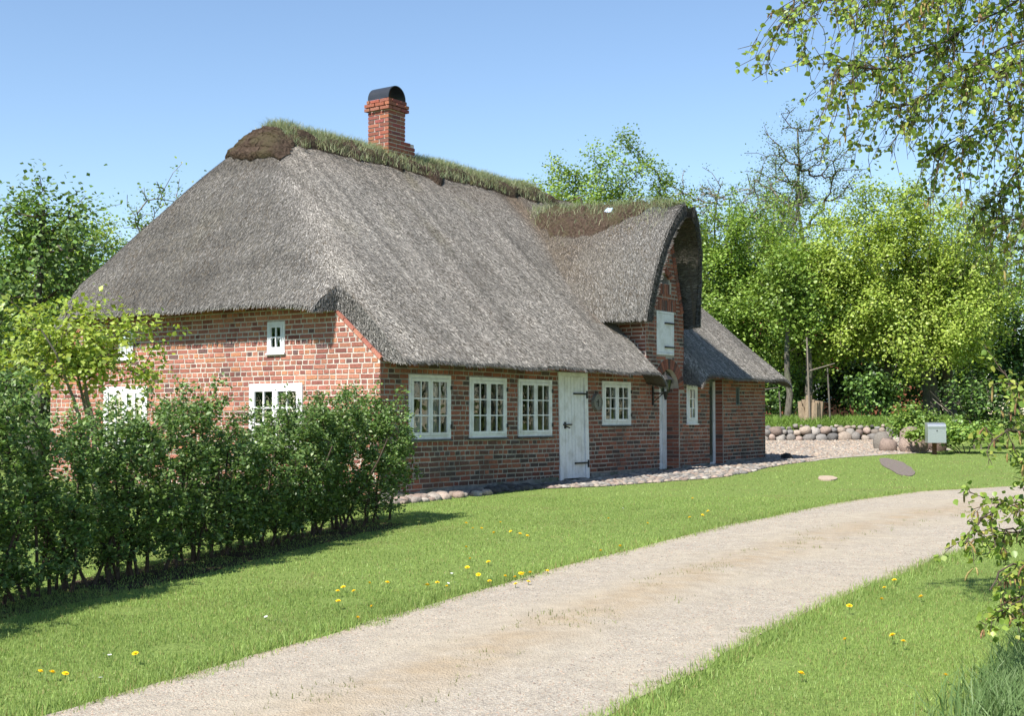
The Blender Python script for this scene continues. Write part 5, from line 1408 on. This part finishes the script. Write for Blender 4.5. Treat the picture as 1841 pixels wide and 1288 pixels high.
# ================================================================== BIRCHES IN FRONT, RIGHT
BG = [(0.21, 0.31, 0.05), (0.27, 0.37, 0.07), (0.17, 0.27, 0.045), (0.33, 0.42, 0.10), (0.30, 0.33, 0.06)]
def birch(name, label, root_p, limbs, twigs_per, twl, seed, lsize, trunk=None, hang=0.75, nl=11, ncat=1.0, rl=.012, jit=.03):
    g = np.random.default_rng(seed)
    root = tag(empty(name, root_p), label, 'tree'); o = np.array(root_p)
    if trunk is not None:
        T_ = np.array(trunk) - o; rr = np.linspace(.14, .07, len(T_))
        V, F = tubes(T_[:-1], T_[1:], rr[:-1], rr[1:], 12); obj('trunk', V, F, 'bark', root, smooth=True)
    S0, S1, R0, R1, LP, CP = [], [], [], [], [], []
    for L in limbs:
        L = np.array(L, float) - o
        m = 20; al_ = np.concatenate([[0], np.cumsum(np.linalg.norm(np.diff(L, axis=0), axis=1))]); q = np.linspace(0, al_[-1], m); C_ = np.stack([np.interp(q, al_, L[:, k]) for k in range(3)], -1) + g.normal(0, jit, (m, 3))
        C_[:, 2] += 0.10 * al_[-1] * np.sin(np.pi * np.clip(q / al_[1], 0, 1)) * (al_[1] > 1)
        rs = np.linspace(rl, .005, m)
        S0 += list(C_[:-1]); S1 += list(C_[1:]); R0 += list(rs[:-1]); R1 += list(rs[1:])
        for k in range(twigs_per):
            t = g.uniform(.06, 1) * (m - 1); i = min(int(t), m - 2); b = C_[i] + (C_[i + 1] - C_[i]) * (t - i)
            d = (C_[i + 1] - C_[i]); d = d / np.linalg.norm(d) + g.normal(0, .75, 3); d /= np.linalg.norm(d)
            p = b; ln = g.uniform(*twl); ns2 = 7
            for j in range(ns2):
                d = d + np.array([0, 0, -hang * .33]) + g.normal(0, .17, 3); d /= np.linalg.norm(d)
                p2 = p + d * ln / ns2
                S0.append(p); S1.append(p2); R0.append(.0035 - .0003 * j); R1.append(.0032 - .0003 * j)
                for _ in range(g.poisson(nl / ns2)): LP.append(p + (p2 - p) * g.uniform(0, 1) + g.normal(0, .022, 3))
                if g.uniform() < .09 * ncat: CP.append(p2)
                if g.uniform() < .3:
                    d2 = d + g.normal(0, .7, 3); d2 /= np.linalg.norm(d2); p3 = p2 + d2 * ln * .22
                    S0.append(p2); S1.append(p3); R0.append(.0024); R1.append(.0016)
                    for _ in range(g.poisson(3)): LP.append(p2 + (p3 - p2) * g.uniform(.2, 1) + g.normal(0, .02, 3))
                p = p2
    V, F = tubes(np.array(S0), np.array(S1), np.array(R0), np.array(R1), 4); tag(obj('branches', V, F, 'twig', root), kind='stuff')
    leaves('foliage', np.array(LP), lsize, pal(BG, .22, seed), root, g, LEAF6, .55, .25, 1.1)
    CP = np.array(CP); n = len(CP)
    Vs, Fs, Cs = [], [], []; of = 0
    for c in CP:
        for q in range(g.integers(1, 3)):
            L = g.uniform(.03, .07); dx = g.normal(0, .012, 3)
            pts = np.array([c + dx * .3, c + dx + np.array([0, 0, -L * .35]), c + dx * 1.3 + np.array([0, 0, -L * .75]), c + dx * 1.4 + np.array([0, 0, -L])])
            V, F = tubes(pts[:-1], pts[1:], np.array([.003, .0062, .0058]), np.array([.0062, .0058, .002]), 5)
            Vs.append(V); Fs.append(F + of); of += len(V); Cs.append(np.tile(np.array([(0.28, 0.20, 0.08), (0.22, 0.13, 0.07), (0.34, 0.28, 0.11)][g.integers(0, 3)]) * g.uniform(.8, 1.2), (len(V), 1)))
    if n: tag(obj('catkin', np.concatenate(Vs), np.concatenate(Fs), 'catkin', root, np.concatenate(Cs), smooth=True), kind='stuff')
    return root
def at(x, y, Y):                                  # metres at a chosen depth, for laying out the limbs
    a = (x - 920.5) / 2343.6; b = (644 - y) / 2343.6; p_ = R(2.529)
    d = np.array([a, math.cos(p_) - b * math.sin(p_), math.sin(p_) + b * math.cos(p_)]); return EYE + d * Y / d[1]
bx_, by_ = 6.2, 9.0
tk = [(bx_, by_, float(gz(by_)) - .1), (bx_ + .05, by_, 1.5), (bx_ - .05, by_ + .05, 3.2), (bx_ - .1, by_, 5.4)]
limbs = [
    [(bx_ - .05, by_, 4.2), at(1900, -120, 9.0), at(1700, -40, 8.8), at(1590, 0, 8.6), at(1490, -5, 8.5), at(1395, 25, 8.4)],
    [(bx_ - .05, by_, 4.0), at(1880, -20, 8.6), at(1760, 40, 8.5), at(1640, 100, 8.4), at(1560, 130, 8.3), at(1480, 110, 8.2)],
    [(bx_ - .02, by_, 3.6), at(1900, 90, 9.2), at(1790, 130, 9.1), at(1690, 165, 9.0), at(1620, 200, 9.0), at(1560, 190, 8.9)],
    [(bx_ - .02, by_, 3.4), at(1920, 160, 8.8), at(1820, 210, 8.7), at(1740, 250, 8.7), at(1660, 270, 8.6)],
    [(bx_, by_, 3.1), at(1920, 250, 9.3), at(1850, 290, 9.2), at(1800, 340, 9.2), at(1760, 360, 9.1)],
    [(bx_ - .05, by_, 4.6), at(1900, -160, 9.4), at(1780, -60, 9.4), at(1680, 10, 9.3), at(1600, 60, 9.3)],
    [(bx_ - .05, by_, 4.6), at(1900, -200, 8.2), at(1740, -110, 8.2), at(1600, -60, 8.2), at(1480, -40, 8.2)],
    [(bx_, by_, 2.9), at(1930, 320, 8.8), at(1870, 370, 8.8), at(1820, 400, 8.7)],
    [(bx_ - .02, by_, 3.8), at(1930, 40, 8.4), at(1840, 70, 8.4), at(1770, 110, 8.4), at(1720, 130, 8.3)],
]
for L_ in limbs[1:7]:                             # the crown's other side
    limbs = limbs + [[L_[0]] + [np.array([2 * bx_ - p[0] + .4, p[1] + .8 * i, p[2] + .2]) for i, p in enumerate(L_[1:])]]
birch('birch_tree', 'birch hanging leafy catkin branches into the upper right corner', tk[0], limbs, 125, (.25, .72), 301, (.028, .048), tk, .75, 12)
sx, sy = 3.55, 7.6
tk2 = [(sx, sy, float(gz(sy)) - .05), (sx + .02, sy, .6), (sx - .02, sy, 1.3), (sx, sy, 1.9)]
limbs2 = [
    [(sx, sy, .55), at(1850, 905, 7.3), at(1800, 900, 7.2), at(1760, 940, 7.1), at(1735, 980, 7.0)],
    [(sx, sy, .75), at(1855, 850, 7.4), at(1815, 810, 7.3), at(1795, 790, 7.2)],
    [(sx, sy, .9), at(1860, 790, 7.2), at(1810, 770, 7.1), at(1775, 800, 7.0)],
    [(sx, sy, .35), at(1850, 1010, 7.0), at(1810, 1020, 6.9), at(1780, 1060, 6.8)],
    [(sx, sy, .45), at(1850, 960, 7.4), at(1815, 950, 7.3), at(1790, 990, 7.2)],
    [(sx, sy, 1.35), at(1870, 720, 7.2), at(1830, 690, 7.1), at(1805, 690, 7.0)],
    [(sx, sy, .25), at(1850, 1070, 7.0), at(1825, 1090, 6.9), at(1800, 1100, 6.8)],
]
for L_ in limbs2[:6]:
    limbs2 = limbs2 + [[L_[0]] + [np.array([2 * sx - p[0], p[1] + .5, p[2] + .12]) for p in L_[1:]]]
birch('birch_sapling', 'young birch with catkins reaching in at the right edge', tk2[0], limbs2, 22, (.12, .28), 302, (.026, .046), None, .4, 9, 1.8, .005, .008)
m = MB()
sap = [o for o in col.objects if o.name.startswith('birch_sapling')][0]
T_ = np.array(tk2) - np.array(tk2[0]); V, F = tubes(T_[:-1], T_[1:], np.array([.02, .016, .012]), np.array([.016, .012, .006]), 8); obj('trunk', V, F, 'twig', sap, smooth=True)
